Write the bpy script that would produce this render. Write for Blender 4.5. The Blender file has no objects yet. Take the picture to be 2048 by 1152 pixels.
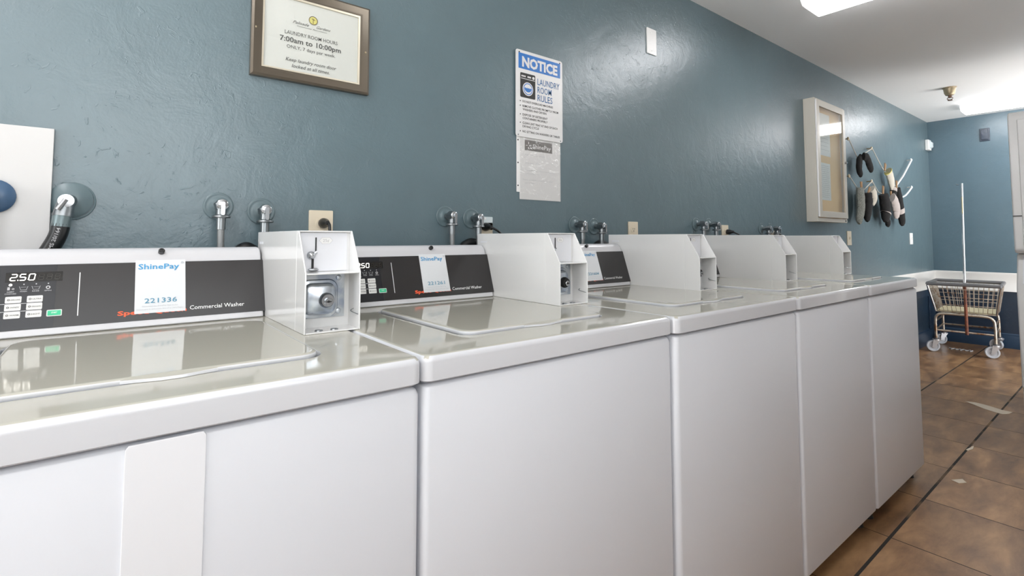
import bpy, bmesh, math, random
from mathutils import Vector, Matrix
random.seed(7)
R = math.radians
S = bpy.context.scene
COL = S.collection

# ------------------------------------------------------------------ camera
CAM_Y, CAM_Z = -1.5326, 1.1175
cd = bpy.data.cameras.new('camera'); cam = bpy.data.objects.new('camera', cd); COL.objects.link(cam)
cd.sensor_fit = 'HORIZONTAL'; cd.sensor_width = 36.0
cd.lens = 1016.134 / 2048 * 36.0
cd.shift_y = -156.9 / 2048
cd.clip_start = 0.02
yaw, pitch = R(51.4983), R(3.2732)
# optical axis: the long wall runs along +X, the wall normal is Y
fwd = Vector((math.cos(yaw), math.sin(yaw), 0)) * math.cos(pitch) + Vector((0, 0, math.sin(pitch)))
cam.location = (0, CAM_Y, CAM_Z)
cam.rotation_euler = fwd.to_track_quat('-Z', 'Y').to_euler()
S.camera = cam

# ------------------------------------------------------------------ view, world, daylight
S.view_settings.view_transform = 'Standard'; S.view_settings.look = 'None'
S.view_settings.gamma = 1.0; S.view_settings.use_curve_mapping = False
S.view_settings.exposure = 0.42
S.cycles.use_denoising = True
S.cycles.max_bounces = 12; S.cycles.diffuse_bounces = 8; S.cycles.glossy_bounces = 6
S.cycles.caustics_reflective = False; S.cycles.caustics_refractive = False
S.cycles.sample_clamp_indirect = 6.0
W = bpy.data.worlds.new('daylight'); S.world = W; W.use_nodes = True
bg = W.node_tree.nodes['Background']
bg.inputs[1].default_value = 1.0
_n = W.node_tree.nodes; _l = W.node_tree.links       # soft sky above; brighter lower half added to throw light up to the ceiling
_tc = _n.new('ShaderNodeTexCoord'); _sp = _n.new('ShaderNodeSeparateXYZ'); _l.new(_tc.outputs['Generated'], _sp.inputs[0])
_mr = _n.new('ShaderNodeMapRange'); _mr.inputs[1].default_value = -0.02; _mr.inputs[2].default_value = 0.02; _l.new(_sp.outputs['Z'], _mr.inputs[0])
_mx = _n.new('ShaderNodeMix'); _mx.data_type = 'RGBA'; _l.new(_mr.outputs[0], _mx.inputs[0])
_mx.inputs[6].default_value = (6.2, 6.1, 6.0, 1); _mx.inputs[7].default_value = (2.9, 3.0, 3.08, 1)
_l.new(_mx.outputs[2], bg.inputs[0])

def portal(loc, rot, sx, sy):
    l = bpy.data.lights.new('window_portal', 'AREA'); l.shape = 'RECTANGLE'; l.size = sx; l.size_y = sy
    l.cycles.is_portal = True
    o = bpy.data.objects.new('window_portal', l); COL.objects.link(o); o.location = loc; o.rotation_euler = rot
WIN = (-0.60, 0.65, 1.15, 2.15)      # window behind the photographer: x0, x1, z0, z1
DOOR = (5.55, 6.75, 0.0, 2.05)       # open doorway past the dryers
ADDED_OPENING = (-1.75, -0.55, 0.05, 2.3)     # unseen opening added at the near end to light the ceiling: y0, y1, z0, z1
OPP = -2.0
portal(((WIN[0]+WIN[1])/2, OPP-0.02, (WIN[2]+WIN[3])/2), (R(90), 0, 0), WIN[1]-WIN[0], WIN[3]-WIN[2])
portal(((DOOR[0]+DOOR[1])/2, OPP-0.02, (DOOR[2]+DOOR[3])/2), (R(90), 0, 0), DOOR[1]-DOOR[0], DOOR[3]-DOOR[2])
XB = -2.6
portal((XB-0.02, (ADDED_OPENING[0]+ADDED_OPENING[1])/2, (ADDED_OPENING[2]+ADDED_OPENING[3])/2), (R(90), 0, R(-90)), ADDED_OPENING[1]-ADDED_OPENING[0], ADDED_OPENING[3]-ADDED_OPENING[2])
TUBE_GLOW = 9.5

# ------------------------------------------------------------------ materials
def node(nt, t, **kw):
    n = nt.nodes.new(t)
    for k, v in kw.items():
        if k.startswith('i_'): n.inputs[k[2:].replace('_', ' ')].default_value = v
        else: setattr(n, k, v)
    return n
def mat(name, col, rough=0.5, metal=0.0, spec=0.5, coat=0.0, emit=None, estr=0.0, bump=None, alpha=None, trans=None, var=None):
    m = bpy.data.materials.new(name); m.use_nodes = True
    nt = m.node_tree; b = nt.nodes['Principled BSDF']
    b.inputs['Base Color'].default_value = (*col, 1); b.inputs['Roughness'].default_value = rough
    b.inputs['Metallic'].default_value = metal; b.inputs['Specular IOR Level'].default_value = spec
    b.inputs['Coat Weight'].default_value = coat; b.inputs['Coat Roughness'].default_value = 0.05
    if emit: b.inputs['Emission Color'].default_value = (*emit, 1); b.inputs['Emission Strength'].default_value = estr
    if alpha is not None: b.inputs['Alpha'].default_value = alpha
    if trans: b.inputs['Transmission Weight'].default_value = trans
    tc = None
    if bump or var:
        tc = node(nt, 'ShaderNodeTexCoord')
    if bump:                                   # (scale, strength, distance)
        nz = node(nt, 'ShaderNodeTexNoise', i_Scale=bump[0], i_Detail=4.0)
        nt.links.new(tc.outputs['Object'], nz.inputs['Vector'])
        bp = node(nt, 'ShaderNodeBump', i_Strength=bump[1], i_Distance=bump[2])
        nt.links.new(nz.outputs['Fac'], bp.inputs['Height']); nt.links.new(bp.outputs['Normal'], b.inputs['Normal'])
    if var:                                    # (scale, colour 2, lo, hi)
        nz = node(nt, 'ShaderNodeTexNoise', i_Scale=var[0], i_Detail=5.0)
        nt.links.new(tc.outputs['Object'], nz.inputs['Vector'])
        rp = node(nt, 'ShaderNodeMapRange'); rp.inputs[1].default_value = var[2]; rp.inputs[2].default_value = var[3]
        nt.links.new(nz.outputs['Fac'], rp.inputs[0])
        mx = node(nt, 'ShaderNodeMix', data_type='RGBA'); mx.inputs[6].default_value = (*col, 1); mx.inputs[7].default_value = (*var[1], 1)
        nt.links.new(rp.outputs[0], mx.inputs[0]); nt.links.new(mx.outputs[2], b.inputs['Base Color'])
    return m
def srgb(r, g, b):
    f = lambda c: (c/255/12.92 if c/255 <= 0.04045 else ((c/255+0.055)/1.055)**2.4)
    return (f(r), f(g), f(b))

def wall_mat(name, up, low, split):
    m = bpy.data.materials.new(name); m.use_nodes = True; nt = m.node_tree; b = nt.nodes['Principled BSDF']
    L = nt.links.new
    tc = node(nt, 'ShaderNodeTexCoord'); sp = node(nt, 'ShaderNodeSeparateXYZ'); L(tc.outputs['Object'], sp.inputs[0])
    gt = node(nt, 'ShaderNodeMath', operation='GREATER_THAN'); gt.inputs[1].default_value = split; L(sp.outputs['Z'], gt.inputs[0])
    mx = node(nt, 'ShaderNodeMix', data_type='RGBA'); mx.inputs[6].default_value = (*low, 1); mx.inputs[7].default_value = (*up, 1)
    L(gt.outputs[0], mx.inputs[0])
    # faint scuffs in the paint
    n3 = node(nt, 'ShaderNodeTexNoise', i_Scale=5.0, i_Detail=6.0, i_Roughness=0.7); L(tc.outputs['Object'], n3.inputs['Vector'])
    mr = node(nt, 'ShaderNodeMapRange'); mr.inputs[1].default_value = 0.3; mr.inputs[2].default_value = 0.75; mr.inputs[3].default_value = 0.93; mr.inputs[4].default_value = 1.07
    L(n3.outputs['Fac'], mr.inputs[0])
    ml = node(nt, 'ShaderNodeMix', data_type='RGBA', blend_type='MULTIPLY'); ml.inputs[0].default_value = 1.0
    L(mx.outputs[2], ml.inputs[6]); L(mr.outputs[0], ml.inputs[7]); L(ml.outputs[2], b.inputs['Base Color'])
    b.inputs['Roughness'].default_value = 0.33; b.inputs['Specular IOR Level'].default_value = 0.85
    # roller texture plus a few dents and lumps
    n1 = node(nt, 'ShaderNodeTexNoise', i_Scale=170.0, i_Detail=3.0); L(tc.outputs['Object'], n1.inputs['Vector'])
    n2 = node(nt, 'ShaderNodeTexNoise', i_Scale=9.0, i_Detail=5.0, i_Roughness=0.62, i_Distortion=0.6); L(tc.outputs['Object'], n2.inputs['Vector'])
    n4 = node(nt, 'ShaderNodeTexNoise', i_Scale=38.0, i_Detail=3.0, i_Distortion=1.4); L(tc.outputs['Object'], n4.inputs['Vector'])
    r4 = node(nt, 'ShaderNodeMapRange'); r4.inputs[1].default_value = 0.64; r4.inputs[2].default_value = 0.7; L(n4.outputs['Fac'], r4.inputs[0])
    a = node(nt, 'ShaderNodeBump', i_Strength=0.16, i_Distance=0.002); L(n1.outputs['Fac'], a.inputs['Height'])
    c = node(nt, 'ShaderNodeBump', i_Strength=0.24, i_Distance=0.012); L(n2.outputs['Fac'], c.inputs['Height']); L(a.outputs['Normal'], c.inputs['Normal'])
    d = node(nt, 'ShaderNodeBump', i_Strength=0.35, i_Distance=0.0015); L(r4.outputs[0], d.inputs['Height']); L(c.outputs['Normal'], d.inputs['Normal'])
    L(d.outputs['Normal'], b.inputs['Normal'])
    return m

def floor_mat():
    m = bpy.data.materials.new('ceramic floor tile'); m.use_nodes = True; nt = m.node_tree; b = nt.nodes['Principled BSDF']; L = nt.links.new
    tc = node(nt, 'ShaderNodeTexCoord'); sp = node(nt, 'ShaderNodeSeparateXYZ'); L(tc.outputs['Object'], sp.inputs[0])
    def M(op, a, bb=None, c=None):
        n = node(nt, 'ShaderNodeMath', operation=op)
        for i, v in enumerate((a, bb, c)):
            if v is None: continue
            if isinstance(v, (int, float)): n.inputs[i].default_value = v
            else: L(v, n.inputs[i])
        return n.outputs[0]
    u = M('DIVIDE', M('SUBTRACT', sp.outputs['X'], 2.335), 0.4545); v = M('DIVIDE', M('ADD', sp.outputs['Y'], 0.425), 0.447)
    du = M('MULTIPLY', M('ABSOLUTE', M('SUBTRACT', M('FRACT', M('ADD', u, 0.5)), 0.5)), 0.4545)
    dv = M('MULTIPLY', M('ABSOLUTE', M('SUBTRACT', M('FRACT', M('ADD', v, 0.5)), 0.5)), 0.447)
    gu = M('LESS_THAN', du, 0.0022); gv = M('LESS_THAN', dv, 0.0052)
    g = M('MAXIMUM', gu, gv)
    cell = node(nt, 'ShaderNodeCombineXYZ'); L(M('FLOOR', u), cell.inputs[0]); L(M('FLOOR', v), cell.inputs[1])
    wn = node(nt, 'ShaderNodeTexWhiteNoise'); L(cell.outputs[0], wn.inputs['Vector'])
    mp = node(nt, 'ShaderNodeMapping'); mp.inputs['Scale'].default_value = (1.3, 3.6, 1); L(tc.outputs['Object'], mp.inputs[0])
    ofs = node(nt, 'ShaderNodeVectorMath', operation='MULTIPLY_ADD'); ofs.inputs[1].default_value = (7, 7, 7)
    L(wn.outputs['Color'], ofs.inputs[0]); L(mp.outputs[0], ofs.inputs[2])
    nz = node(nt, 'ShaderNodeTexNoise', i_Scale=3.0, i_Detail=8.0, i_Roughness=0.62, i_Distortion=0.25); L(ofs.outputs[0], nz.inputs['Vector'])
    cr = node(nt, 'ShaderNodeValToRGB'); e = cr.color_ramp.elements
    e[0].position = 0.3; e[0].color = (*srgb(100, 72, 48), 1); e[1].position = 0.72; e[1].color = (*srgb(178, 140, 100), 1)
    k = cr.color_ramp.elements.new(0.5); k.color = (*srgb(142, 107, 74), 1)
    L(nz.outputs['Fac'], cr.inputs[0])
    mul = node(nt, 'ShaderNodeMix', data_type='RGBA', blend_type='MULTIPLY'); mul.inputs[0].default_value = 1.0
    L(cr.outputs[0], mul.inputs[6]); L(M('ADD', M('MULTIPLY', wn.outputs['Value'], 0.24), 0.86), mul.inputs[7])
    ng = node(nt, 'ShaderNodeTexNoise', i_Scale=6.0); L(tc.outputs['Object'], ng.inputs['Vector'])
    gc = node(nt, 'ShaderNodeValToRGB'); gc.color_ramp.elements[0].color = (0.012, 0.010, 0.008, 1); gc.color_ramp.elements[0].position = 0.5
    gc.color_ramp.elements[1].color = (*srgb(120, 96, 70), 1); gc.color_ramp.elements[1].position = 0.68; L(ng.outputs['Fac'], gc.inputs[0])
    mx = node(nt, 'ShaderNodeMix', data_type='RGBA'); L(g, mx.inputs[0]); L(mul.outputs[2], mx.inputs[6]); L(gc.outputs[0], mx.inputs[7])
    L(mx.outputs[2], b.inputs['Base Color'])
    rr = node(nt, 'ShaderNodeMapRange'); rr.inputs[3].default_value = 0.24; rr.inputs[4].default_value = 0.42; L(nz.outputs['Fac'], rr.inputs[0])
    rx = node(nt, 'ShaderNodeMix', data_type='FLOAT'); L(g, rx.inputs[0]); L(rr.outputs[0], rx.inputs[2]); rx.inputs[3].default_value = 0.8
    L(rx.outputs[0], b.inputs['Roughness'])
    bp = node(nt, 'ShaderNodeBump', i_Strength=0.25, i_Distance=0.002)
    L(M('SUBTRACT', M('MULTIPLY', nz.outputs['Fac'], 0.5), g), bp.inputs['Height']); L(bp.outputs['Normal'], b.inputs['Normal'])
    return m

BLUE = (0.098, 0.150, 0.172)
M_wall = wall_mat('blue wall paint', BLUE, srgb(38, 62, 84), 0.67)
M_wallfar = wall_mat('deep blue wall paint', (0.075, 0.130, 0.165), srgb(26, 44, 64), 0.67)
M_wallwhite = mat('off white wall paint', (0.84, 0.83, 0.82), 0.6)
M_ceil = mat('ceiling paint', (0.90, 0.895, 0.89), 0.75, bump=(60, 0.08, 0.002))
M_trim = mat('white trim paint', (0.83, 0.82, 0.80), 0.3)
M_navy = mat('navy trim paint', srgb(40, 62, 86), 0.3)
M_floor = floor_mat()
M_enamel = mat('white appliance enamel', (0.67, 0.685, 0.72), 0.34, coat=0.0, bump=(14, 0.02, 0.004))
M_enamel2 = mat('brighter white enamel', (0.75, 0.76, 0.785), 0.34, coat=0.0, bump=(14, 0.02, 0.004))
M_top = mat('white enamel top shaded beige', (0.45, 0.435, 0.375), 0.07, spec=0.5, coat=0.15, bump=(5, 0.035, 0.006))  # white enamel; the dim light on the deck is put into this beige
M_cons = mat('white console plastic', (0.57, 0.57, 0.59), 0.22, coat=0.2)
M_coin = mat('white powder coat', (0.75, 0.75, 0.745), 0.16, coat=0.5)
M_coinin = mat('grey white inner paint', (0.72, 0.73, 0.76), 0.35)
M_panel = mat('charcoal console overlay', srgb(40, 38, 38), 0.26)
M_panel2 = mat('black console overlay', srgb(26, 27, 32), 0.26)
M_dispoff = mat('dark display window', (0.008, 0.007, 0.006), 0.15)
M_segoff = mat('unlit display segment', (0.03, 0.027, 0.02), 0.3)
M_segon = mat('lit display segment', (1, .97, .9), 0.4, emit=(1, .97, .9), estr=1.6)
M_whiteink = mat('white ink', (0.78, 0.78, 0.78), 0.5)
M_greyink = mat('grey ink', (0.45, 0.45, 0.46), 0.5)
M_orange = mat('orange ink', (0.90, 0.11, 0.03), 0.5)
M_key = mat('pale grey membrane key', (0.66, 0.66, 0.64), 0.4)
M_green = mat('green membrane key', (0.03, 0.50, 0.25), 0.4)
M_darkink = mat('dark ink', (0.03, 0.03, 0.03), 0.6)
M_greytext = mat('soft dark grey ink', (0.10, 0.10, 0.10), 0.6)
M_paleink = mat('faded ink', (0.42, 0.44, 0.47), 0.6)
M_palegrey = mat('faded pale grey ink', (0.55, 0.56, 0.56), 0.6)
M_sticker = mat('white sticker', (0.66, 0.68, 0.70), 0.35)
M_blueink = mat('sky blue ink', (0.03, 0.28, 0.55), 0.5)
M_tealink = mat('teal ink', (0.06, 0.25, 0.38), 0.5)
M_noticeblue = mat('notice blue', (0.02, 0.16, 0.50), 0.35)
M_navyink = mat('navy ink', (0.03, 0.13, 0.32), 0.5)
M_sign = mat('white sign board', (0.70, 0.70, 0.70), 0.28)
M_paper = mat('white paper', (0.76, 0.755, 0.74), 0.6)
M_card = mat('white painted board', (0.58, 0.58, 0.575), 0.5)
M_frame = mat('dark bronze frame', (0.13, 0.11, 0.085), 0.28, metal=0.55)
M_framein = mat('pale gold lip', (0.62, 0.57, 0.46), 0.35, metal=0.3)
M_chrome = mat('chrome', (0.48, 0.50, 0.52), 0.16, metal=1.0)
M_zinc = mat('galvanised steel', (0.62, 0.66, 0.70), 0.26, metal=1.0, bump=(40, 0.15, 0.003), var=(26, (0.40, 0.46, 0.55), 0.45, 0.62))
M_steel = mat('brushed steel', (0.30, 0.32, 0.33), 0.35, metal=1.0)
M_braid = mat('braided steel hose', (0.27, 0.28, 0.28), 0.4, metal=0.6, bump=(600, 0.6, 0.001))
M_paintedplate = mat('blue painted escutcheon', (0.115, 0.165, 0.182), 0.3, metal=0.0, bump=(60, 0.15, 0.002))
M_bluepaint = mat('dark blue painted flange', srgb(62, 90, 120), 0.3, bump=(40, 0.3, 0.002))
M_rubber = mat('black rubber', (0.012, 0.013, 0.014), 0.3)
M_beige = mat('almond plastic', (0.70, 0.62, 0.48), 0.35)
M_lightplate = mat('pale blue white plastic', (0.62, 0.70, 0.72), 0.35)
M_whiteplastic = mat('white plastic', (0.80, 0.80, 0.79), 0.35)
M_case = mat('warm grey cabinet metal', (0.60, 0.57, 0.50), 0.35)
M_cork = mat('tan cork board', (0.95, 0.66, 0.34), 0.8, bump=(200, 0.2, 0.001))
M_diff = mat('glowing diffuser', (0.9, 0.9, 0.9), 0.4, emit=(0.98, 0.98, 1.0), estr=TUBE_GLOW)
M_brass = mat('antique brass', (0.40, 0.33, 0.22), 0.4, metal=0.6)
M_bronze = mat('dark bronze', (0.16, 0.09, 0.06), 0.4, metal=0.6)
M_rust = mat('rusty chrome', (0.58, 0.52, 0.44), 0.3, metal=0.85, var=(20, (0.30, 0.16, 0.08), 0.5, 0.66))
M_rustred = mat('red rust', (0.28, 0.09, 0.045), 0.55, metal=0.2, var=(30, (0.15, 0.06, 0.04), 0.4, 0.6))
M_bumper = mat('dark grey bumper vinyl', (0.13, 0.13, 0.135), 0.35)
M_board = mat('yellowed board', (0.62, 0.55, 0.36), 0.6)
M_wheel = mat('pale grey rubber wheel', (0.62, 0.65, 0.70), 0.4)
M_dryer = mat('grey white dryer shell', (0.72, 0.72, 0.71), 0.35)
M_dark = mat('dark door glass', (0.03, 0.035, 0.04), 0.1)
M_cord = mat('pale cotton cord', (0.62, 0.60, 0.55), 0.8)
M_cordw = mat('white coated cord', (0.78, 0.80, 0.80), 0.4)
M_wood = mat('clothespin wood', (0.50, 0.30, 0.16), 0.6)
M_sockblack = mat('black knit', (0.005, 0.0045, 0.005), 0.95, bump=(500, 0.5, 0.002))
M_sockgrey = mat('heather grey knit', (0.30, 0.31, 0.28), 0.95, bump=(400, 0.6, 0.002), var=(120, (0.18, 0.19, 0.17), 0.4, 0.6))
M_sockwhite = mat('cream knit', (0.62, 0.58, 0.50), 0.95, bump=(400, 0.5, 0.002))
M_sockmauve = mat('pale taupe knit', (0.48, 0.43, 0.41), 0.95, bump=(400, 0.5, 0.002))
M_yellow = mat('yellow logo ink', (0.75, 0.68, 0.22), 0.6)
M_bare = mat('bare broken tile', (0.62, 0.54, 0.43), 0.7)
M_white2 = mat('white lint', (0.6, 0.6, 0.6), 0.9)
M_black = mat('black steel', (0.01, 0.01, 0.01), 0.5)
def glass_mat():
    m = bpy.data.materials.new('cabinet door glass'); m.use_nodes = True; nt = m.node_tree; nt.nodes.remove(nt.nodes['Principled BSDF'])
    tr = node(nt, 'ShaderNodeBsdfTransparent'); tr.inputs[0].default_value = (0.95, 0.96, 0.95, 1)
    gl = node(nt, 'ShaderNodeBsdfGlossy'); gl.inputs['Roughness'].default_value = 0.02
    lw = node(nt, 'ShaderNodeLayerWeight'); lw.inputs[0].default_value = 0.5
    pw = node(nt, 'ShaderNodeMath', operation='POWER'); pw.inputs[1].default_value = 4.5; nt.links.new(lw.outputs['Facing'], pw.inputs[0])
    fr = node(nt, 'ShaderNodeMath', operation='MULTIPLY_ADD'); fr.inputs[1].default_value = 0.7; fr.inputs[2].default_value = 0.03; nt.links.new(pw.outputs[0], fr.inputs[0])
    mx = node(nt, 'ShaderNodeMixShader'); nt.links.new(fr.outputs[0], mx.inputs[0]); nt.links.new(tr.outputs[0], mx.inputs[1]); nt.links.new(gl.outputs[0], mx.inputs[2])
    nt.links.new(mx.outputs[0], nt.nodes['Material Output'].inputs[0]); return m
M_glass = glass_mat()
def film_mat():
    m = bpy.data.materials.new('crinkled plastic film'); m.use_nodes = True; nt = m.node_tree; nt.nodes.remove(nt.nodes['Principled BSDF'])
    tc = node(nt, 'ShaderNodeTexCoord'); nz = node(nt, 'ShaderNodeTexNoise', i_Scale=16.0, i_Detail=3.0, i_Distortion=2.0)
    nt.links.new(tc.outputs['Object'], nz.inputs['Vector'])
    bp = node(nt, 'ShaderNodeBump', i_Strength=0.8, i_Distance=0.01); nt.links.new(nz.outputs['Fac'], bp.inputs['Height'])
    tr = node(nt, 'ShaderNodeBsdfTransparent'); gl = node(nt, 'ShaderNodeBsdfGlossy'); gl.inputs['Roughness'].default_value = 0.2
    nt.links.new(bp.outputs['Normal'], gl.inputs['Normal'])
    mx = node(nt, 'ShaderNodeMixShader'); mx.inputs[0].default_value = 0.09
    nt.links.new(tr.outputs[0], mx.inputs[1]); nt.links.new(gl.outputs[0], mx.inputs[2])
    nt.links.new(mx.outputs[0], nt.nodes['Material Output'].inputs[0]); return m
M_film = film_mat()

# ------------------------------------------------------------------ mesh helpers
ORG = {}
def V(*a): return Vector(a)
class MB:
    def __init__(s): s.v = []; s.f = []; s.sm = []
    def add(s, vs, fs, smooth=False):
        k = len(s.v); s.v += [Vector(p) for p in vs]
        s.f += [tuple(i + k for i in f) for f in fs]; s.sm += [smooth] * len(fs); return s
    def box(s, x0, x1, y0, y1, z0, z1):
        x0, x1 = sorted((x0, x1)); y0, y1 = sorted((y0, y1)); z0, z1 = sorted((z0, z1))
        return s.add([(x0,y0,z0),(x1,y0,z0),(x1,y1,z0),(x0,y1,z0),(x0,y0,z1),(x1,y0,z1),(x1,y1,z1),(x0,y1,z1)],
                     [(0,3,2,1),(4,5,6,7),(0,1,5,4),(1,2,6,5),(2,3,7,6),(3,0,4,7)])
    def loops(s, ls, cap0=True, cap1=True, smooth=False, closed=False):
        n = len(ls[0]); vs = [p for l in ls for p in l]; fs = []
        m = len(ls)
        for i in range(m if closed else m - 1):
            j = (i + 1) % m
            for k in range(n):
                q = (k + 1) % n
                fs.append((i*n+k, i*n+q, j*n+q, j*n+k))
        s.add(vs, fs, smooth)
        base = len(s.v) - len(vs)
        if not closed:
            if cap0: s.f.append(tuple(base + k for k in reversed(range(n)))); s.sm.append(False)
            if cap1: s.f.append(tuple(base + (m-1)*n + k for k in range(n))); s.sm.append(False)
        return s
    def prism_x(s, prof, x0, x1):                  # profile [(y,z)] extruded along x
        return s.loops([[(x0, y, z) for y, z in prof], [(x1, y, z) for y, z in prof]])
    def prism_y(s, prof, y0, y1):
        return s.loops([[(x, y0, z) for x, z in prof], [(x, y1, z) for x, z in prof]])
    def cyl(s, a, b, r, r2=None, n=20, smooth=True):
        a = Vector(a); b = Vector(b); d = (b - a).normalized(); r2 = r if r2 is None else r2
        u = d.orthogonal().normalized(); w = d.cross(u)
        ring = lambda c, rr: [c + (u*math.cos(t) + w*math.sin(t))*rr for t in [2*math.pi*k/n for k in range(n)]]
        return s.loops([ring(a, r), ring(b, r2)], smooth=smooth)
    def lathe(s, a, d, prof, n=28, up=None, sx=1.0, sy=1.0):      # prof [(radius, distance along d)]
        a = Vector(a); d = Vector(d).normalized(); u = d.orthogonal().normalized() if up is None else Vector(up); w = d.cross(u)
        return s.loops([[a + d*h + (u*math.cos(t)*sx + w*math.sin(t)*sy)*max(r, 1e-5) for t in [2*math.pi*k/n for k in range(n)]] for r, h in prof], smooth=True)
    def tube(s, pts, r, n=8, rad=None, flat=1.0, up=(0, 0, 1)):
        pts = [Vector(p) for p in pts]; ls = []
        t0 = (pts[1]-pts[0]).normalized(); u = t0.orthogonal().normalized()
        for i, p in enumerate(pts):
            t = ((pts[min(i+1, len(pts)-1)] - pts[max(i-1, 0)])).normalized()
            u = (u - t*u.dot(t)).normalized(); w = t.cross(u)
            rr = r if rad is None else rad[i]
            ls.append([p + (u*math.cos(a)+w*math.sin(a))*rr for a in [2*math.pi*k/n for k in range(n)]])
        return s.loops(ls, smooth=True)
    def torus(s, c, axis, R0, r, n=28, m=8):
        c = Vector(c); d = Vector(axis).normalized(); u = d.orthogonal().normalized(); w = d.cross(u)
        ls = []
        for i in range(n):
            a = 2*math.pi*i/n; e = u*math.cos(a) + w*math.sin(a)
            ls.append([c + e*(R0 + r*math.cos(b)) + d*r*math.sin(b) for b in [2*math.pi*k/m for k in range(m)]])
        return s.loops(ls, smooth=True, closed=True)
    def build(s, name, m, parent=None, org=None, bev=0.0, seg=2, smooth=None):
        if parent is not None: org = ORG[parent]
        elif org is None:
            lo = Vector([min(p[i] for p in s.v) for i in range(3)]); hi = Vector([max(p[i] for p in s.v) for i in range(3)])
            org = Vector(((lo.x+hi.x)/2, (lo.y+hi.y)/2, lo.z))
        org = Vector(org)
        me = bpy.data.meshes.new(name); me.from_pydata([p - org for p in s.v], [], s.f)
        bm = bmesh.new(); bm.from_mesh(me); bmesh.ops.recalc_face_normals(bm, faces=bm.faces)
        bm.to_mesh(me); bm.free()
        me.polygons.foreach_set('use_smooth', [True]*len(me.polygons) if (bev or smooth) else s.sm)
        me.materials.append(m); me.update()
        if not bev: me.set_sharp_from_angle(angle=R(38))
        o = bpy.data.objects.new(name, me); COL.objects.link(o); ORG[o] = org
        if bev:
            md = o.modifiers.new('bevel', 'BEVEL'); md.width = bev; md.segments = seg; md.limit_method = 'ANGLE'; md.angle_limit = R(35); md.harden_normals = True
        if parent is not None: o.parent = parent
        else: o.location = org
        return o
def bez(pts, n=8):                                  # smooth path through points (Catmull-Rom)
    P = [Vector(p) for p in pts]; P = [P[0]] + P + [P[-1]]; out = []
    for i in range(1, len(P) - 2):
        for k in range(n):
            t = k/n; a, b, c, d = P[i-1], P[i], P[i+1], P[i+2]
            out.append(0.5*((2*b)+(c-a)*t+(2*a-5*b+4*c-d)*t*t+(3*b-a-3*c+d)*t**3))
    out.append(P[-2]); return out
def rrect(x0, x1, y0, y1, r, z, n=5):
    out = []
    for cx, cy, a0 in ((x1-r, y1-r, 0), (x0+r, y1-r, 90), (x0+r, y0+r, 180), (x1-r, y0+r, 270)):
        for k in range(n+1):
            a = R(a0 + 90*k/n); out.append(Vector((cx+r*math.cos(a), cy+r*math.sin(a), z)))
    return out
def thing(name, label, cat, loc, group=None):
    o = bpy.data.objects.new(name, None); COL.objects.link(o); o.location = loc; o.empty_display_size = 0.05
    ORG[o] = Vector(loc); return tag(o, label, cat, group)
def tag(o, label, cat, group=None):
    o['label'] = label; o['category'] = cat
    if group: o['group'] = group
    return o
def struct(o): o['kind'] = 'structure'; return o

class Plane:                                        # a face to letter on: origin, right, up, out
    def __init__(s, o, r, u):
        s.o = Vector(o); s.r = Vector(r).normalized(); s.u = Vector(u).normalized(); s.n = s.r.cross(s.u)
    def p(s, a, b, h=0.0): return s.o + s.r*a + s.u*b + s.n*h
_cache = {}; CAPH = 0.7
def glyphs(txt, bold, shear):
    k = (txt, bold, shear)
    if k not in _cache:
        c = bpy.data.curves.new('t', 'FONT'); c.body = txt; c.size = 1; c.resolution_u = 2; c.offset = bold; c.shear = shear; c.fill_mode = 'FRONT'
        o = bpy.data.objects.new('t', c); COL.objects.link(o); dg = bpy.context.evaluated_depsgraph_get(); dg.update()
        e = o.evaluated_get(dg); me = e.to_mesh()
        vs = [tuple(v.co) for v in me.vertices]; fs = [tuple(p.vertices) for p in me.polygons]
        e.to_mesh_clear(); bpy.data.objects.remove(o); bpy.data.curves.remove(c); _cache[k] = (vs, fs)
    return _cache[k]
CAPH = max(v[1] for v in glyphs('H', 0, 0)[0])
def text(mb, pl, txt, x0, x1, y, h, bold=0.0, shear=0.0, lift=0.0008):
    """lettering from x0 to x1 with its baseline at y and capitals h high"""
    vs, fs = glyphs(txt, bold, shear)
    a = min(v[0] for v in vs); b = max(v[0] for v in vs); sx = (x1-x0)/(b-a); sy = h/CAPH
    mb.add([pl.p(x0+(v[0]-a)*sx, y+v[1]*sy, lift) for v in vs], fs)
def patch(mb, pl, x0, x1, y0, y1, r=0.0, t=0.0006, n=4, lift=0.0):
    l = rrect(x0, x1, y0, y1, max(r, 1e-5), 0, n if r else 1)
    mb.loops([[pl.p(p.x, p.y, lift) for p in l], [pl.p(p.x, p.y, lift+t) for p in l]])
def disc(mb, pl, x, y, r, t=0.0006, n=20, lift=0.0, sy=1.0):
    c = [(x+r*math.cos(2*math.pi*k/n), y+r*sy*math.sin(2*math.pi*k/n)) for k in range(n)]
    mb.loops([[pl.p(a, b, lift) for a, b in c], [pl.p(a, b, lift+t) for a, b in c]])
def ringp(mb, pl, x, y, r0, r1, t=0.0006, n=28, lift=0.0):
    c = lambda r, h: [pl.p(x+r*math.cos(2*math.pi*k/n), y+r*math.sin(2*math.pi*k/n), h) for k in range(n)]
    mb.loops([c(r0, lift), c(r1, lift), c(r1, lift+t), c(r0, lift+t)], closed=True)
SEG = {'0': 'abcdef', '2': 'abged', '5': 'afgcd', '8': 'abcdefg', '4': 'fgbc'}
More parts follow.
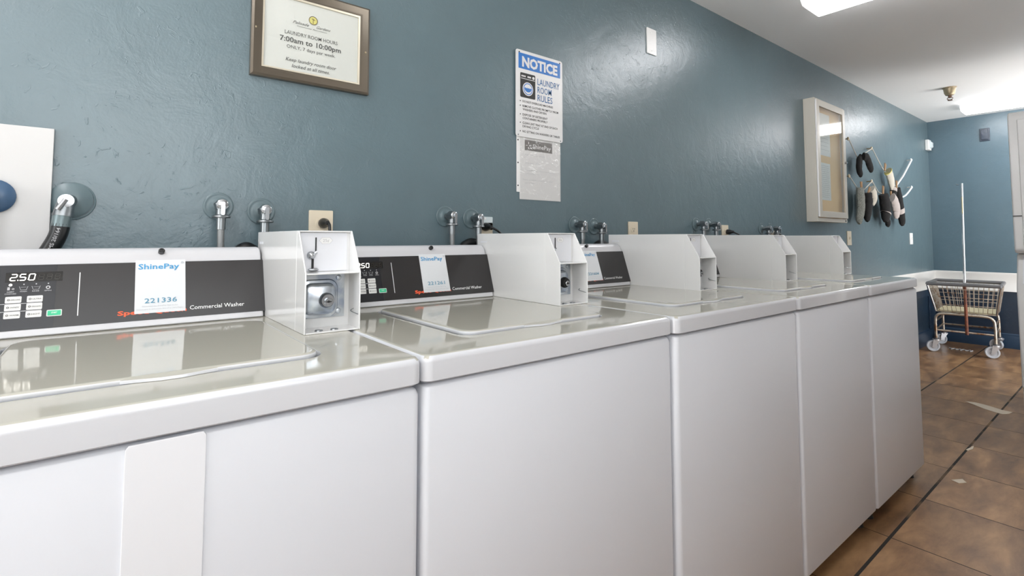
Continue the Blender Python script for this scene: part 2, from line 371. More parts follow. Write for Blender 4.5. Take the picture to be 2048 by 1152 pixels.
def seg7(mb, pl, ch, x, y, w, h, sl=0.12, th=0.0016, lift=0.0013, shrink=0.0003):
    g = {'a': (0, 1, 1, 1), 'g': (0, .5, 1, .5), 'd': (0, 0, 1, 0), 'f': (0, .5, 0, 1), 'b': (1, .5, 1, 1), 'e': (0, 0, 0, .5), 'c': (1, 0, 1, .5)}
    for s in SEG[ch]:
        a, b, c, d = g[s]
        P = lambda i, j: (x + i*w + j*h*sl, y + j*h)
        p, q = P(a, b), P(c, d)
        if b == d: r = [(p[0]+shrink*2, p[1]-th/2), (q[0]-shrink*2, q[1]-th/2), (q[0]-shrink*2, q[1]+th/2), (p[0]+shrink*2, p[1]+th/2)]
        else: r = [(p[0]-th/2, p[1]+shrink*2), (p[0]+th/2, p[1]+shrink*2), (q[0]+th/2, q[1]-shrink*2), (q[0]-th/2, q[1]-shrink*2)]
        mb.loops([[pl.p(u, v, lift) for u, v in r], [pl.p(u, v, lift+0.0004) for u, v in r]])

# ------------------------------------------------------------------ room shell
XF, ZC = 7.2458, 2.4363
b = MB().box(XB-.1, XF+.1, OPP-.1, .1, -.1, 0); struct(b.build('floor', M_floor, org=(0, 0, 0)))
b = MB().box(XB-.1, XF+.1, OPP-.1, .1, ZC, ZC+.1); struct(b.build('ceiling', M_ceil, org=(0, 0, 0)))
b = MB().box(XB, XF+.1, 0, .1, 0, ZC); struct(b.build('wall_left', M_wall, org=(0, 0, 0)))
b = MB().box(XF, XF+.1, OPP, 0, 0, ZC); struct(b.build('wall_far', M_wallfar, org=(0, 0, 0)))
b = MB()                                             # right wall with a window and a doorway
for x0, x1, z0, z1 in ((XB, WIN[0], 0, ZC), (WIN[0], WIN[1], 0, WIN[2]), (WIN[0], WIN[1], WIN[3], ZC), (WIN[1], DOOR[0], 0, ZC),
                       (DOOR[0], DOOR[1], DOOR[3], ZC), (DOOR[1], XF, 0, ZC)):
    b.box(x0, x1, OPP-.1, OPP, z0, z1)
struct(b.build('wall_right', M_wallwhite, org=(0, 0, 0)))
b = MB()
for y0, y1, z0, z1 in ((OPP, ADDED_OPENING[0], 0, ZC), (ADDED_OPENING[0], ADDED_OPENING[1], 0, ADDED_OPENING[2]), (ADDED_OPENING[0], ADDED_OPENING[1], ADDED_OPENING[3], ZC), (ADDED_OPENING[1], 0, 0, ZC)):
    b.box(XB-.1, XB, y0, y1, z0, z1)
struct(b.build('wall_near', M_wallwhite, org=(0, 0, 0)))
def frame_around(name, x0, x1, z0, z1, y, door=False):
    b = MB(); t = .05
    b.box(x0-t, x0, y-.02, y+.02, z0, z1+t); b.box(x1, x1+t, y-.02, y+.02, z0, z1+t); b.box(x0, x1, y-.02, y+.02, z1, z1+t)
    if not door: b.box(x0-t, x1+t, y-.03, y+.04, z0-t, z0); b.box((x0+x1)/2-.02, (x0+x1)/2+.02, y-.08, y-.04, z0, z1)
    struct(b.build(name, M_trim, org=(0, 0, 0)))
frame_around('window_1', *WIN, OPP); frame_around('door_1', *DOOR, OPP, True)
# chair rail and skirting
def rail(z0, z1, d): return [(0, z0), (-d, z0), (-d, z0+.012), (-d*.8, z0+.02), (-d*.8, z1-.03), (-d, z1-.022), (-d, z1), (0, z1)]
b = MB().prism_x(rail(.575, .766, .02), XB, XF); struct(b.build('trim_1', M_trim, org=(0, 0, 0)))
b = MB().loops([[(XF+y, -.016, z) for y, z in rail(.575, .766, .02)], [(XF+y, OPP, z) for y, z in rail(.575, .766, .02)]]); struct(b.build('trim_2', M_trim, org=(0, 0, 0)))
bb = [(0, 0), (-.018, 0), (-.018, .11), (-.012, .125), (-.012, .14), (0, .15)]
b = MB().prism_x(bb, XB, XF); struct(b.build('baseboard_left', M_navy, org=(0, 0, 0)))
b = MB().loops([[(XF+y, -.02, z) for y, z in bb], [(XF+y, OPP, z) for y, z in bb]]); struct(b.build('baseboard_far', M_navy, org=(0, 0, 0)))
b = MB()                                             # raised boards below the rail, near the corner
for x in (4.0, 4.6, 5.2, 5.8, 6.4, 6.95): b.box(x, x+.09, -.014, 0, .15, .575)
b.box(3.4, XF, -.012, 0, .50, .575); b.box(XF-.05, XF, -.05, 0, 0, .17)
struct(b.build('trim_3', M_navy, org=(0, 0, 0), bev=.002))

# ------------------------------------------------------------------ washers
RX = [.398, 1.070, 1.735, 2.385, 3.045]; LX0 = -.262
BL = [.303, .985, 1.656, 2.320, 2.980]; BW = .112
DYF = [0, 0, -.010, -.014, -.017]; DYC = [0, 0, -.018, -.026, -.028]
DZ = [0, 0, 0, 0, 0]
CODES = ['221336', '221261', '221604', None, None]
NAMES = ['white top load washer whose sticker reads 221336, nearest the camera',
         'white top load washer whose sticker reads 221261, second of the row',
         'white top load washer whose half hidden sticker ends in 21604, middle of the row',
         'white top load washer fourth in the row, right before the farthest one',
         'white top load washer at the far end of the row, nearest the laundry cart']
ZT = .931
def coin_box(i, L, dy, dz, root):
    x0, x1 = L, L + BW; z0, z1 = ZT + dz, 1.134
    yb, yp, yt, yf, zk = -.105 + dy*.0, -.447 + dy, -.457 + dy, -.508 + dy, 1.049; t = .003
    b = MB(); b.box(x0, x1, yb, yp, z0, z1)
    side = [(yp, z0), (yf, z0), (yf, zk), (yt, z1), (yp, z1)]
    b.prism_x(side, x0, x0+t); b.prism_x(side, x1-t, x1)
    b.box(x0+t, x1-t, yf, yp, z0, z0+t); b.box(x0+t, x1-t, yf+.0008, yp, zk-t, zk); b.box(x0+t, x1-t, yt, yp, z1-t, z1)
    box = b.build('coin_box', M_coin, root, bev=.0022, seg=3)
    pl = Plane((x0, yp-.0005, z0), (1, 0, 0), (0, 0, 1)); w = x1-x0
    b = MB(); patch(b, pl, t+.002, w-t-.006, zk-z0+.001, z1-z0-.004, .004, .0015); b.build('upper_plate', M_coinin, box)
    b = MB(); patch(b, pl, .036, .0385, .160, .189, .0008, .003); patch(b, pl, .029, .0335, .124, .145, .001, .003); b.build('coin_slot', M_rubber, box)
    b = MB(); b.lathe(pl.p(.028, .152, .0015), pl.n, [(.0001, 0), (.0085, 0), (.0085, .002), (.007, .006), (.003, .009), (.0001, .0095)])
    b.tube([pl.p(.034, .156, .003), pl.p(.039, .159, .003)], .003)
    b.lathe(pl.p(.033, .1225, .001), pl.n, [(.0001, 0), (.011, 0), (.010, .004), (.004, .007), (.0001, .0075)], sy=.35, sx=1, up=(1, 0, 0)); b.build('return_lever', M_chrome, box)
    b = MB(); hx = [(.044, .1825), (.050, .189), (.066, .189), (.072, .1825), (.066, .176), (.050, .176)]
    b.loops([[pl.p(x, y, .0015) for x, y in hx], [pl.p(x, y, .0021) for x, y in hx]]); lb = b.build('price_label', M_whiteplastic, box)
    b = MB(); text(b, pl, '25¢', .0515, .0645, .1795, .006, lift=.0026)
    for k in range(6):
        p, q = hx[k], hx[(k+1) % 6]; b.tube([pl.p(p[0], p[1], .0021), pl.p(q[0], q[1], .0021)], .0003, n=4)
    b.build('lettering', M_greyink, box)
    # lower money drawer plate with square dome and lock
    b = MB(); patch(b, pl, t+.002, w-t-.010, .022, zk-z0-.006, .001, .0018)
    cx, cy = .045, .062
    prof = [(.040, 0), (.038, .003), (.033, .004), (.031, .014), (.026, .018)]
    lps = []
    for r, h in prof:
        lps.append([pl.p(p.x, p.y, .0018+h) for p in rrect(cx-r, cx+r, cy-r, cy+r, r*.52, 0, 8)])
    b.loops(lps, smooth=True); b.build('lock_plate', M_zinc, box)
    lx, ly = cx+.010, cy-.002
    b = MB(); b.lathe(pl.p(lx, ly, .018), pl.n, [(.0001, 0), (.0155, 0), (.0155, .006), (.0135, .010), (.0125, .0125), (.0001, .0125)]); b.build('lock_cylinder', M_chrome if i == 0 else M_black, box)
    b = MB(); b.lathe(pl.p(lx+.001, ly-.002, .030), pl.n, [(.0001, 0), (.0078, 0), (.0078, .004), (.0068, .005), (.0001, .005)])
    b.build('lock_core', M_chrome, box)
    b = MB(); patch(b, pl, lx-.005, lx+.006, ly-.003, ly-.001, .0005, .0008, lift=.035); patch(b, pl, lx-.0015, lx+.0015, ly-.004, ly+.0005, .0003, .0008, lift=.0352); b.build('keyhole', M_rubber, box)
    for px, py in ((.086, .104), (.086, .034), (.010, .028)):
        b = MB(); b.lathe(pl.p(px, py, .0018), pl.n, [(.0001, 0), (.006, 0), (.0045, .002), (.0001, .003)]); b.build('rivet', M_zinc, box)
    for px in (.033, .064):
        b = MB(); b.lathe((x0+px, yf+.016, z0+t), (0, 0, 1), [(.0001, 0), (.008, 0), (.007, .0018), (.0001, .0028)], sx=1, sy=1); b.build('screw', M_steel, box)
    b = MB(); b.tube(bez([(x1-t, yf+.03, z0+.040), (x1-t-.008, yf+.026, z0+.036), (x1-.002, yf+.004, z0+.030), (x1+.001, yf+.002, z0+.029)]), .0009, n=6); b.build('wire_clip', M_steel, box)
    b = MB(); b.box(x0-.0006, x0, yb-.055, yb-.020, z1-.030, z1-.024); b.build('embossed_slot', M_coinin, box)

def washer(i):
    x1 = RX[i] - .001; x0 = (RX[i-1] if i else LX0) + .001; dz = DZ[i]; df = DYF[i]; dc = DYC[i]; zt = ZT + dz
    root = thing('washing_machine', NAMES[i], 'washing machine', ((x0+x1)/2, -.46, 0), 'top load washers in a row')
    yf, yb = -.809 + df, -.105
    # body with rounded upright corners and top front edge
    b = MB(); body = [[Vector(p) for p in rrect(x0+.002+k, x1-.002-k, yf+.004+k, yb, .012, z)] for z, k in ((.063, .001), (.066, 0), (.872, 0), (.880, .003), (.884, .009))]
    b.loops(body, smooth=False)
    cab = b.build('cabinet', M_enamel, root, smooth=False, bev=.0015)
    # top deck, a ring round the lid well, and its apron
    lx0, lx1, ly0, ly1 = x1-.522, x1-.124, -.705+df, -.290+df
    g = .005
    def outer(k, z): return rrect(x0+k, x1-k, yf+k, yb-k, .016, z, 6)
    def inner(k, z): return rrect(lx0-.008+k, lx1+.008-k, ly0-.003+k, ly1+g-k, .036, z, 6)
    b = MB()
    b.loops([outer(.003, .8885+dz), outer(0, .891+dz), outer(0, zt-.011), outer(.0012, zt-.0055), outer(.0045, zt-.0015), outer(.009, zt), inner(0, zt), inner(.0015, zt-.003), inner(.0015, zt-.012)], smooth=True)
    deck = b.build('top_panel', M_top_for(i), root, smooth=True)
    md = deck.modifiers.new('wn', 'WEIGHTED_NORMAL'); md.keep_sharp = True
    # lid, slightly domed, with a finger pull pressed into its front edge
    b = MB()
    def lidl(k, z, r=.030): return rrect(lx0+k, lx1-k, ly0+k, ly1-k, r, z, 6)
    b.loops([lidl(.001, zt-.010), lidl(0, zt+.0035), lidl(.0010, zt+.0055), lidl(.0032, zt+.0070), lidl(.0065, zt+.0075)], smooth=True)
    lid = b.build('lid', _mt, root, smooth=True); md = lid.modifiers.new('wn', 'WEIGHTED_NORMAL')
    cx = (lx0+lx1)/2; b = MB()
    pr = [(-.055, 0), (-.030, .004), (-.012, .008), (.012, .008), (.030, .004), (.055, 0)]
    b.loops([[Vector((cx+a, ly0-h*1.2-.0005, zt+.0002)) for a, h in pr] + [Vector((cx+a, ly0+.004, zt+.0002)) for a, h in reversed(pr)],
             [Vector((cx+a, ly0-h-.0005, zt+.0045)) for a, h in pr] + [Vector((cx+a, ly0+.004, zt+.0070)) for a, h in reversed(pr)]])
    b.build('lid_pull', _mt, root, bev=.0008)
    # feet
    for fx in (x0+.05, x1-.05):
        for fy in (yf+.06, yb-.06):
            b = MB().cyl((fx, fy, 0), (fx, fy, .016), .024, .020); b.cyl((fx, fy, .014), (fx, fy, .07), .008); b.build('foot', M_black, root)
    # console
    cx0, cx1 = (BL[i-1]+BW+.006 if i else x0), BL[i]-.004
    yb0 = -.205 + dc; k = .3313
    prof = [(yb0, zt), (yb0+.003, zt-0), (yb0+.001+k*.005, zt+.006)]
    prof = [(yb0+.002, zt+.0005), (yb0+.0005, zt+.004), (yb0+k*.150, zt+.150), (yb0+k*.158+.003, zt+.159), (yb0+k*.16+.009, zt+.1645), (yb0+.072, zt+.166), (yb0+.098, zt+.164), (yb0+.10, zt+.155), (yb0+.10, zt+.0005)]
    b = MB()
    def cl(x, s): 
        cy = yb0+.05; cz = zt+.083
        return [(x, cy+(y-cy)*s if True else y, cz+(z-cz)*(s if z > cz else 1)) for y, z in prof]
    b.loops([cl(cx0+.0, .93), cl(cx0+.002, .975), cl(cx0+.006, 1), cl(cx1-.006, 1), cl(cx1-.002, .975), cl(cx1, .93)], smooth=True)
    con = b.build('console', M_cons, root, smooth=True); con.modifiers.new('wn', 'WEIGHTED_NORMAL')
    # everything on the sloping fascia; u is metres from the console right edge, v metres up the slope from the deck
    pl = Plane((BL[i]+.016, yb0, zt), (1, 0, 0), (0, k, 1)); c = math.sqrt(1+k*k)
    z = lambda h: (h-.931)*c
    pu0, pu1 = cx0-(BL[i]+.016)+.020, -.016
    b = MB(); patch(b, pl, pu0, pu1, z(.945), z(1.0655), .003, .0012); face = b.build('fascia', M_panel, con)
    b = MB(); patch(b, pl, pu0+.001, -.395, z(.9465), z(1.064), .003, .0003, lift=.0012); b.build('control_field', M_panel2, con)
    up = .0016
    P2 = Plane(pl.p(0, 0, up-.0006), pl.r, pl.u)
    b = MB(); patch(b, P2, -.468, -.386, z(1.033), z(1.0515), .0008); disp = b.build('display', M_dispoff, con)
    b = MB()
    for n in range(3): seg7(b, P2, '250'[n], -.4615+.0128*n, z(1.0365), .0082, .0120, lift=.0009)
    patch(b, P2, -.4515, -.4497, z(1.0358), z(1.0375), .0005, .0005, lift=.0009); b.build('lit_digits', M_segon, con)
    b = MB()
    for n in range(3): seg7(b, P2, '888'[n], -.4215+.0118*n, z(1.0365), .0070, .0110, lift=.0009, th=.001)
    b.build('unlit_digits', M_segoff, con)
    b = MB(); disc(b, P2, -.4600, z(1.0285), .0024); b.build('indicator_lamp', M_segon, con)
    b = MB()                                         # white icons, captions and ruling
    for n, (w0, cap) in enumerate((('', 'INSERT'), ('', 'WASH'), ('', 'RINSE'), ('', 'SPIN'))):
        cxn = -.459+.0175*n
        if n in (1, 2):
            b.tube([P2.p(cxn-.006, z(1.025), .0007), P2.p(cxn-.004, z(1.0185), .0007), P2.p(cxn+.004, z(1.0185), .0007), P2.p(cxn+.006, z(1.025), .0007)], .0004, n=4)
            b.tube([P2.p(cxn-.004, z(1.0235), .0007), P2.p(cxn+.004, z(1.0235), .0007)], .0003, n=4)
        elif n == 3: ringp(b, P2, cxn, z(1.0215), .0018, .0034)
        else: patch(b, P2, cxn-.005, cxn-.0015, z(1.019), z(1.0245)); ringp(b, P2, cxn+.003, z(1.021), .0009, .0018)
        text(b, P2, cap, cxn-.005, cxn+.005, z(1.0145), .0022, .01)
        if n: disc(b, P2, cxn, z(1.029), .0011)
    text(b, P2, 'COINS/CARD', -.467, -.451, z(1.0110), .0022, .01)
    patch(b, P2, pu0+.03, -.4135, z(.9930), z(.9940)); patch(b, P2, pu0+.03, -.4135, z(.9790), z(.9800))
    b.build('panel_marks', M_greyink, con)
    b = MB(); patch(b, P2, -.3605, -.3590, z(.964), z(1.048)); b.build('divider_line', M_whiteink, con)
    caps = [('NORMAL', 'DELUXE', 'ULTRA'), ('PERM', 'SYNTHETIC', 'DELICATE'), ('COLD', 'WARM', 'HOT')]
    lt = MB()
    for r in range(3):
        for q in range(3):
            u0 = -.4955 + .0300*q; v0 = .9950 - .0140*r
            if u0 < pu0 + .004: continue
            b = MB(); patch(b, P2, u0, u0+.0225, z(v0), z(v0+.0118), .0016, .0008); b.build('button', M_key, con)
            text(lt, P2, caps[r][q], u0+.008, u0+.0205, z(v0+.0045), .0026, .005, lift=.0013)
            ringp(lt, P2, u0+.0045, z(v0+.006), .001, .0019, t=.0003, lift=.0009)
    lt.build('button_lettering', M_greytext, con)
    b = MB(); patch(b, P2, -.4060, -.3835, z(.9665), z(.9785), .0016, .0007); b.build('start_button_rim', M_key, con)
    b = MB(); patch(b, P2, -.4045, -.3850, z(.968), z(.977), .001, .0012); b.build('start_button', M_green, con)
    b = MB(); text(b, P2, 'START', -.3990, -.3905, z(.9715), .003, .01, lift=.0016); b.build('start_lettering', M_whiteink, con)
    b = MB(); text(b, P2, 'Speed Queen', -.2970, -.1760, z(.9580), .0085, .03, lift=.0008); b.build('brand_lettering', M_orange, con)
    b = MB(); text(b, P2, 'Commercial Washer', -.1700, -.0610, z(.9600), .0088, .006, lift=.0008); b.build('lettering', M_whiteink, con)
    b = MB(); b.lathe((BL[i]-.207, yb0+.0525-.003, zt+.158), (0, -1, .45), [(.0001, -.004), (.0062, -.004), (.0062, .004), (.0045, .0045), (.0035, .0035), (.0001, .0035)]); b.build('service_plug', M_rubber, con)
    if CODES[i] or True:
        st = MB(); patch(st, P2, -.2690, -.1780, z(.9585), z(1.0695), .001, .0004, lift=.0012); stk = st.build('sticker', M_sticker, con)
        P3 = Plane(P2.p(0, 0, .0016), P2.r, P2.u)
        b = MB(); text(b, P3, 'ShinePay', -.2640, -.1900, z(1.0500), .0115, .012); b.build('sticker_title', M_blueink, stk) if False else b.build('title_lettering', M_blueink, con)
        if CODES[i]:
            b = MB(); text(b, P3, CODES[i], -.2520, -.1940, z(.9790), .0100, .003); b.build('code_lettering', M_tealink, con)
        b = MB(); text(b, P3, 'Download the ShinePay App to Pay', -.2560, -.1920, z(.9715), .0022); b.build('instruction_lettering', M_paleink, con); b = MB(); text(b, P3, 'Descargue la aplicación ShinePay para Pagar', -.2650, -.1830, z(.9655), .0022)
        b.build('instruction_lettering', M_paleink, con); b = MB()
        for a in (0, 90, 45, 135):
            ca, sa = math.cos(R(a))*.0032, math.sin(R(a))*.0032
            for s in (-1, 1): b.tube([P3.p(-.1840+s*ca*.35, z(1.0625)+s*sa*.35, .0006), P3.p(-.1840+s*ca, z(1.0625)+s*sa, .0006)], .0003, n=4)
        b.build('logo_star', M_paleink, con)
    coin_box(i, BL[i], dc, dz, root)
    if i == 0:                                       # service strip stuck over the front panel
        b = MB(); l = lambda k, zz: [Vector(p) for p in ((.024+k, yf+.0045, zz), (.103-k, yf+.0045, zz), (.103-k, yf+.0015+k*.2, zz), (.024+k, yf+.0015+k*.2, zz))]
        b.loops([l(0, .064), l(0, .880), l(.003, .8845)]); b.build('front_strip', M_enamel2, root, bev=.0008)
    return root
M_lid = mat('white enamel lid shaded beige', (0.45, 0.435, 0.375), 0.06, spec=0.5, coat=0.15, bump=(3, 0.03, 0.006))  # same white enamel, toned beige for the low light on the lid
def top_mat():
    # one white enamel: upward faces painted darker beige for weak light, apron left white
    m = M_top.copy(); m.name = 'white enamel with shaded upward faces'; nt = m.node_tree; b = nt.nodes['Principled BSDF']
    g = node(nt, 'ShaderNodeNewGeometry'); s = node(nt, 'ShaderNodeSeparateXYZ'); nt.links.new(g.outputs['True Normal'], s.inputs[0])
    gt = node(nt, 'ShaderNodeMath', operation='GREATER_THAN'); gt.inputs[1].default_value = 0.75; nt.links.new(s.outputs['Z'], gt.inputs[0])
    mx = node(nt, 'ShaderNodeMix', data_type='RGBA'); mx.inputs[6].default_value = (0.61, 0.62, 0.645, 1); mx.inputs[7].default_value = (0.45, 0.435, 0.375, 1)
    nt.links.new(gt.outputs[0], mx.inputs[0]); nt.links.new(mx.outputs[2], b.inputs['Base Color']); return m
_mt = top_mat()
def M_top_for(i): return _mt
for i in range(5): washer(i)

# ------------------------------------------------------------------ water valves, hoses, outlets
def valve(x, zc, label, hx, big=False, side=1):
    root = thing('water_valve', label, 'water valve', (x, 0, zc), 'water valves behind the washers')
    r = .052 if big else .036
    b = MB(); b.lathe((x, -.0005, zc), (0, -1, 0), [(r, 0), (r, .0018), (r*.95, .0032), (r*.86, .0034), (r*.80, .0026), (r*.55, .0052), (r*.40, .0085), (.001, .0085)], n=36); b.build('escutcheon', M_paintedplate, root)
    b = MB(); b.cyl((x, -.012, zc), (x, -.048, zc), .011); b.lathe((x, -.030, zc), (0, -1, 0), [(.0001, 0), (.016, 0), (.017, .003), (.017, .020), (.015, .026), (.0001, .026)], n=6)
    b.cyl((x, -.047, zc), (x, -.047, zc-.028), .012, .012); b.lathe((x, -.047, zc-.024), (0, 0, -1), [(.0001, 0), (.014, 0), (.0205, .003), (.0215, .006), (.0205, .0085), (.0001, .0085)], n=24); b.build('valve_body', M_steel, root)
    b = MB(); b.lathe((x, -.058, zc+.002), (0, -1, 0), [(.0001, 0), (.013, 0), (.013, .005), (.010, .007), (.0001, .007)]); 
    pl = Plane((x, -.066, zc), (1, 0, 0), (0, 0, 1)); a = R(-35) if big else 0
    pl.r, pl.u = Vector((math.cos(a), 0, math.sin(a))), Vector((-math.sin(a), 0, math.cos(a)))
    patch(b, pl, -.0045, .0045, -.026, .008, .004, .007); b.build('handle', M_chrome, root)
    b = MB(); b.cyl((x, -.047, zc-.030), (x, -.047, zc-.062), .0108, .0108, n=12); b.build('hose_ferrule', M_steel, root)
    b = MB(); b.tube(bez([(x, -.047, zc-.060), (x+.001*side, -.047, zc-.10), (x+.004*side, -.045, zc-.2), (x+.02*side, -.05, .80), (x+.01*side, -.05, .6)]), .0084 , n=12); b.build('supply_hose', M_braid, root)
    return root
VL = [(.227, 1.203, 'chrome water valve on round blue plate, left of the pair behind the nearest washer'),
      (.331, 1.193, 'chrome water valve behind the nearest coin box, left of the first outlet'),
      (.920, 1.195, 'chrome water valve above the console of the second washer, its hose in full view'),
      (1.030, 1.190, 'water valve just left of the second outlet with black plug'),
      (1.560, 1.176, 'water valve right of the second coin box, left of its pair'),
      (1.680, 1.171, 'water valve right of the second coin box, nearer the bare almond outlet'),
      (2.490, 1.194, 'left water valve of the pair above the third coin box'),
      (2.615, 1.194, 'right water valve of the pair above the third coin box, beside the almond outlet'),
      (3.230, 1.180, 'left water valve of the farthest pair, above the fourth coin box'),
      (3.345, 1.180, 'right water valve of the farthest pair, next to a black plug')]
for k, (x, zc, lab) in enumerate(VL): valve(x, zc, lab, 0, side=1)
# big valve with thick black hose at the left
root = thing('water_valve', 'large valve on wide round plate feeding a thick black hose, at far left', 'water valve', (-.068, 0, 1.205))
b = MB(); b.lathe((-.068, -.0005, 1.205), (0, -1, 0), [(.040, 0), (.040, .003), (.036, .0055), (.028, .0075), (.018, .012), (.001, .012)], n=36); b.torus((-.066, -.001, 1.203), (0, 1, 0), .041, .0022); b.build('escutcheon', M_paintedplate, root)
b = MB(); b.cyl((-.070, -.012, 1.203), (-.073, -.050, 1.200), .014); b.cyl((-.073, -.048, 1.203), (-.078, -.052, 1.166), .015, .018); b.build('valve_body', M_steel, root)
b = MB(); b.lathe((-.073, -.060, 1.200), (0, -1, 0), [(.0001, 0), (.014, 0), (.014, .006), (.0001, .007)]); b.tube([(-.073, -.068, 1.203), (-.086, -.068, 1.180)], .005, n=8); b.build('handle', M_chrome, root)
b = MB(); b.lathe((-.078, -.052, 1.170), (-.10, 0, -1), [(.0001, 0), (.0165, 0), (.0165, .026), (.0155, .027), (.0001, .027)]); b.build('hose_collar', mat('blue grey collar', (.16, .21, .22), .3, metal=.4), root)
b = MB(); hp = bez([(-.080, -.052, 1.150), (-.084, -.052, 1.125), (-.096, -.052, 1.095), (-.118, -.050, 1.05), (-.14, -.05, .95), (-.14, -.05, .6)]); b.tube(hp, .0165, n=18); b.build('supply_hose', M_rubber, root)
b = MB(); pl = Plane((-.094, -.0690, 1.094), (.28, 0, 1), (-1, 0, .28)); text(b, pl, 'TEMS 20/164', -.012, .048, -.002, .0065, .005, lift=.0006); b.build('hose_lettering', M_greyink, root)
# blue flange and pipe at the left edge, in front of the white board
root = thing('pipe_flange', 'dark blue painted pipe flange over white board at left edge', 'pipe flange', (-.192, -.012, 1.207))
b = MB(); b.lathe((-.192, -.014, 1.207), (0, -1, 0), [(.036, 0), (.036, .003), (.030, .008), (.014, .012), (.001, .013)], n=30); b.build('flange', M_bluepaint, root)
b = MB(); b.cyl((-.192, -.02, 1.207), (-.194, -.05, 1.200), .009); b.cyl((-.1945, -.046, 1.21), (-.197, -.05, .95), .0095); b.build('pipe', M_steel, root)
# white board behind
b = MB(); b.box(-.62, -.101, -.012, -.002, .70, 1.363); tag(b.build('wall_board', M_card, bev=.001), 'white board against the wall behind the nearest washer, at left edge', 'board')
# black drain hoses
for k, (x, zt, w, lab) in enumerate([(.290, 1.107, .032, 'black drain hose loop showing between the nearest pair of valves'),
        (1.015, 1.118, .05, 'black drain hose behind the second washer, left of its coin box'),
        (1.700, 1.112, .05, 'black drain hose under the valve pair right of the second coin box')]):
    b = MB(); b.tube(bez([(x-w*.9, -.020, .70), (x-w*.9, -.020, .98), (x-w*.7, -.020, zt-.045), (x-w*.3, -.020, zt-.020), (x+w*.3, -.020, zt-.017), (x+w, -.020, zt-.045), (x+w*1.3, -.020, .98), (x+w*1.35, -.020, .70)]), .0165, n=14)
    tag(b.build('drain_hose', M_rubber), lab, 'hose', 'drain hoses behind the washers')
def outlet(x, zc, label, mt, plug=False, blank=False, w=.070, h=.115, rocker=False, name='wall_outlet', cat='outlet', px=0):
    root = thing(name, label, cat, (x, 0, zc))
    pl = Plane((x, 0, zc), (1, 0, 0), (0, 0, 1))
    b = MB(); patch(b, pl, -w/2, w/2, -h/2, h/2, .003, .0055); b.build('cover_plate', mt, root, bev=.001)
    if blank:
        for s in (-1, 1):
            b = MB(); disc(b, pl, 0, s*h*.36, .0035, lift=.0055, t=.001); b.build('screw', M_whiteplastic, root)
        return root
    if rocker:
        b = MB(); patch(b, pl, -.005, .005, -.010, .012, .001, .012); b.build('toggle', mt, root)
        return root
    for s in (-1, 1):
        b = MB(); l = [(.0165*math.cos(t), s*.0195+max(-.0125, min(.0125, .0165*math.sin(t)))) for t in [2*math.pi*k/28 for k in range(28)]]
        b.loops([[pl.p(u, v, .0055) for u, v in l], [pl.p(u, v, .0075) for u, v in l]]); rc = b.build('receptacle', mt, root)
        b = MB()
        for u in (-.006, .006): patch(b, pl, u-.001, u+.001, s*.0195+.000, s*.0195+.008, 0, .0006, lift=.0075)
        disc(b, pl, 0, s*.0195-.006, .0024, lift=.0075); b.build('slots', M_rubber, root)
    return root
def plug(x, zc, label, L=.05, right=.02):
    root = thing('power_plug', label, 'power plug', (x, -.006, zc), 'power plugs in the outlets')
    b = MB(); b.lathe((x, -.0085, zc), (0, -1, 0), [(.0001, 0), (.0145, 0), (.0155, .005), (.0135, .018), (.008, .030), (.0065, L*.8), (.0001, L*.8)], n=18)
    b.build('plug_body', M_rubber, root)
    b = MB(); b.tube(bez([(x, -.036, zc), (x+.004, -.048, zc-.003), (x+right*.8, -.058, zc-.025), (x+right, -.060, zc-.07), (x+right+.01, -.058, zc-.2), (x+right+.01, -.058, zc-.36)]), .0042, n=10); b.build('cord', M_rubber, root)
outlet(.4935, 1.1435, 'almond wall outlet with black plug, behind the nearest coin box', M_beige)
plug(.4985, 1.163, 'black power plug in the outlet behind the nearest coin box', right=.004)
outlet(1.088, 1.142, 'almond outlet below a pale blue plate, above the second coin box', M_beige, h=.07)
o = outlet(1.088, 1.173, 'pale blue blank cover plate right of the fourth valve', M_lightplate, blank=True, h=.05, name='cover_plate', cat='cover plate')
plug(1.085, 1.160, 'black power plug at the top left of the second coin box', right=.045)
outlet(1.950, 1.140, 'empty almond wall outlet above the third coin box', M_beige)
outlet(2.785, 1.138, 'almond outlet with black plug above the fourth washer coin box', M_beige)
plug(2.800, 1.156, 'black power plug with cord arching right, above the fourth coin box', right=.07)
outlet(3.36, 1.12, 'almond outlet with black plug behind the farthest valve pair', M_beige)
plug(3.39, 1.145, 'black power plug right of the farthest valves', right=.06)
outlet(4.718, 1.121, 'almond switch plate below and right of the notice cabinet', M_beige, rocker=True, w=.088, name='light_switch', cat='switch')
outlet(6.43, 1.117, 'white switch plate under the hanging socks near the corner', M_whiteplastic, rocker=True, w=.10, name='light_switch', cat='switch')
outlet(2.1175, 2.111, 'cream blank wall plate high above the third washer', M_whiteplastic, blank=True, w=.077, h=.132, name='cover_plate', cat='cover plate')
# box on the far wall
root = thing('junction_box_cover', 'blue painted square box cover high on far wall', 'box cover', (XF, -.480, 2.15))
b = MB(); b.box(XF-.012, XF, -.520, -.440, 2.150, 2.285); b.build('cover', M_wallfar, root, bev=.003)
b = MB(); b.box(XF-.022, XF-.012, -.508, -.452, 2.165, 2.270); b.build('raised_panel', M_wallfar, root, bev=.002)
# white alarm unit next to the corner
root = thing('wall_alarm', 'small white alarm unit on blue wall beside the far corner', 'alarm', (7.17, 0, 2.10))
b = MB(); b.box(7.115, 7.225, -.035, 0, 2.105, 2.222); b.build('housing', M_whiteplastic, root, bev=.006)
b = MB(); b.prism_x([(-.035, 2.125), (-.055, 2.14), (-.055, 2.19), (-.035, 2.205)], 7.155, 7.215); b.build('lens', M_lightplate, root, bev=.003)

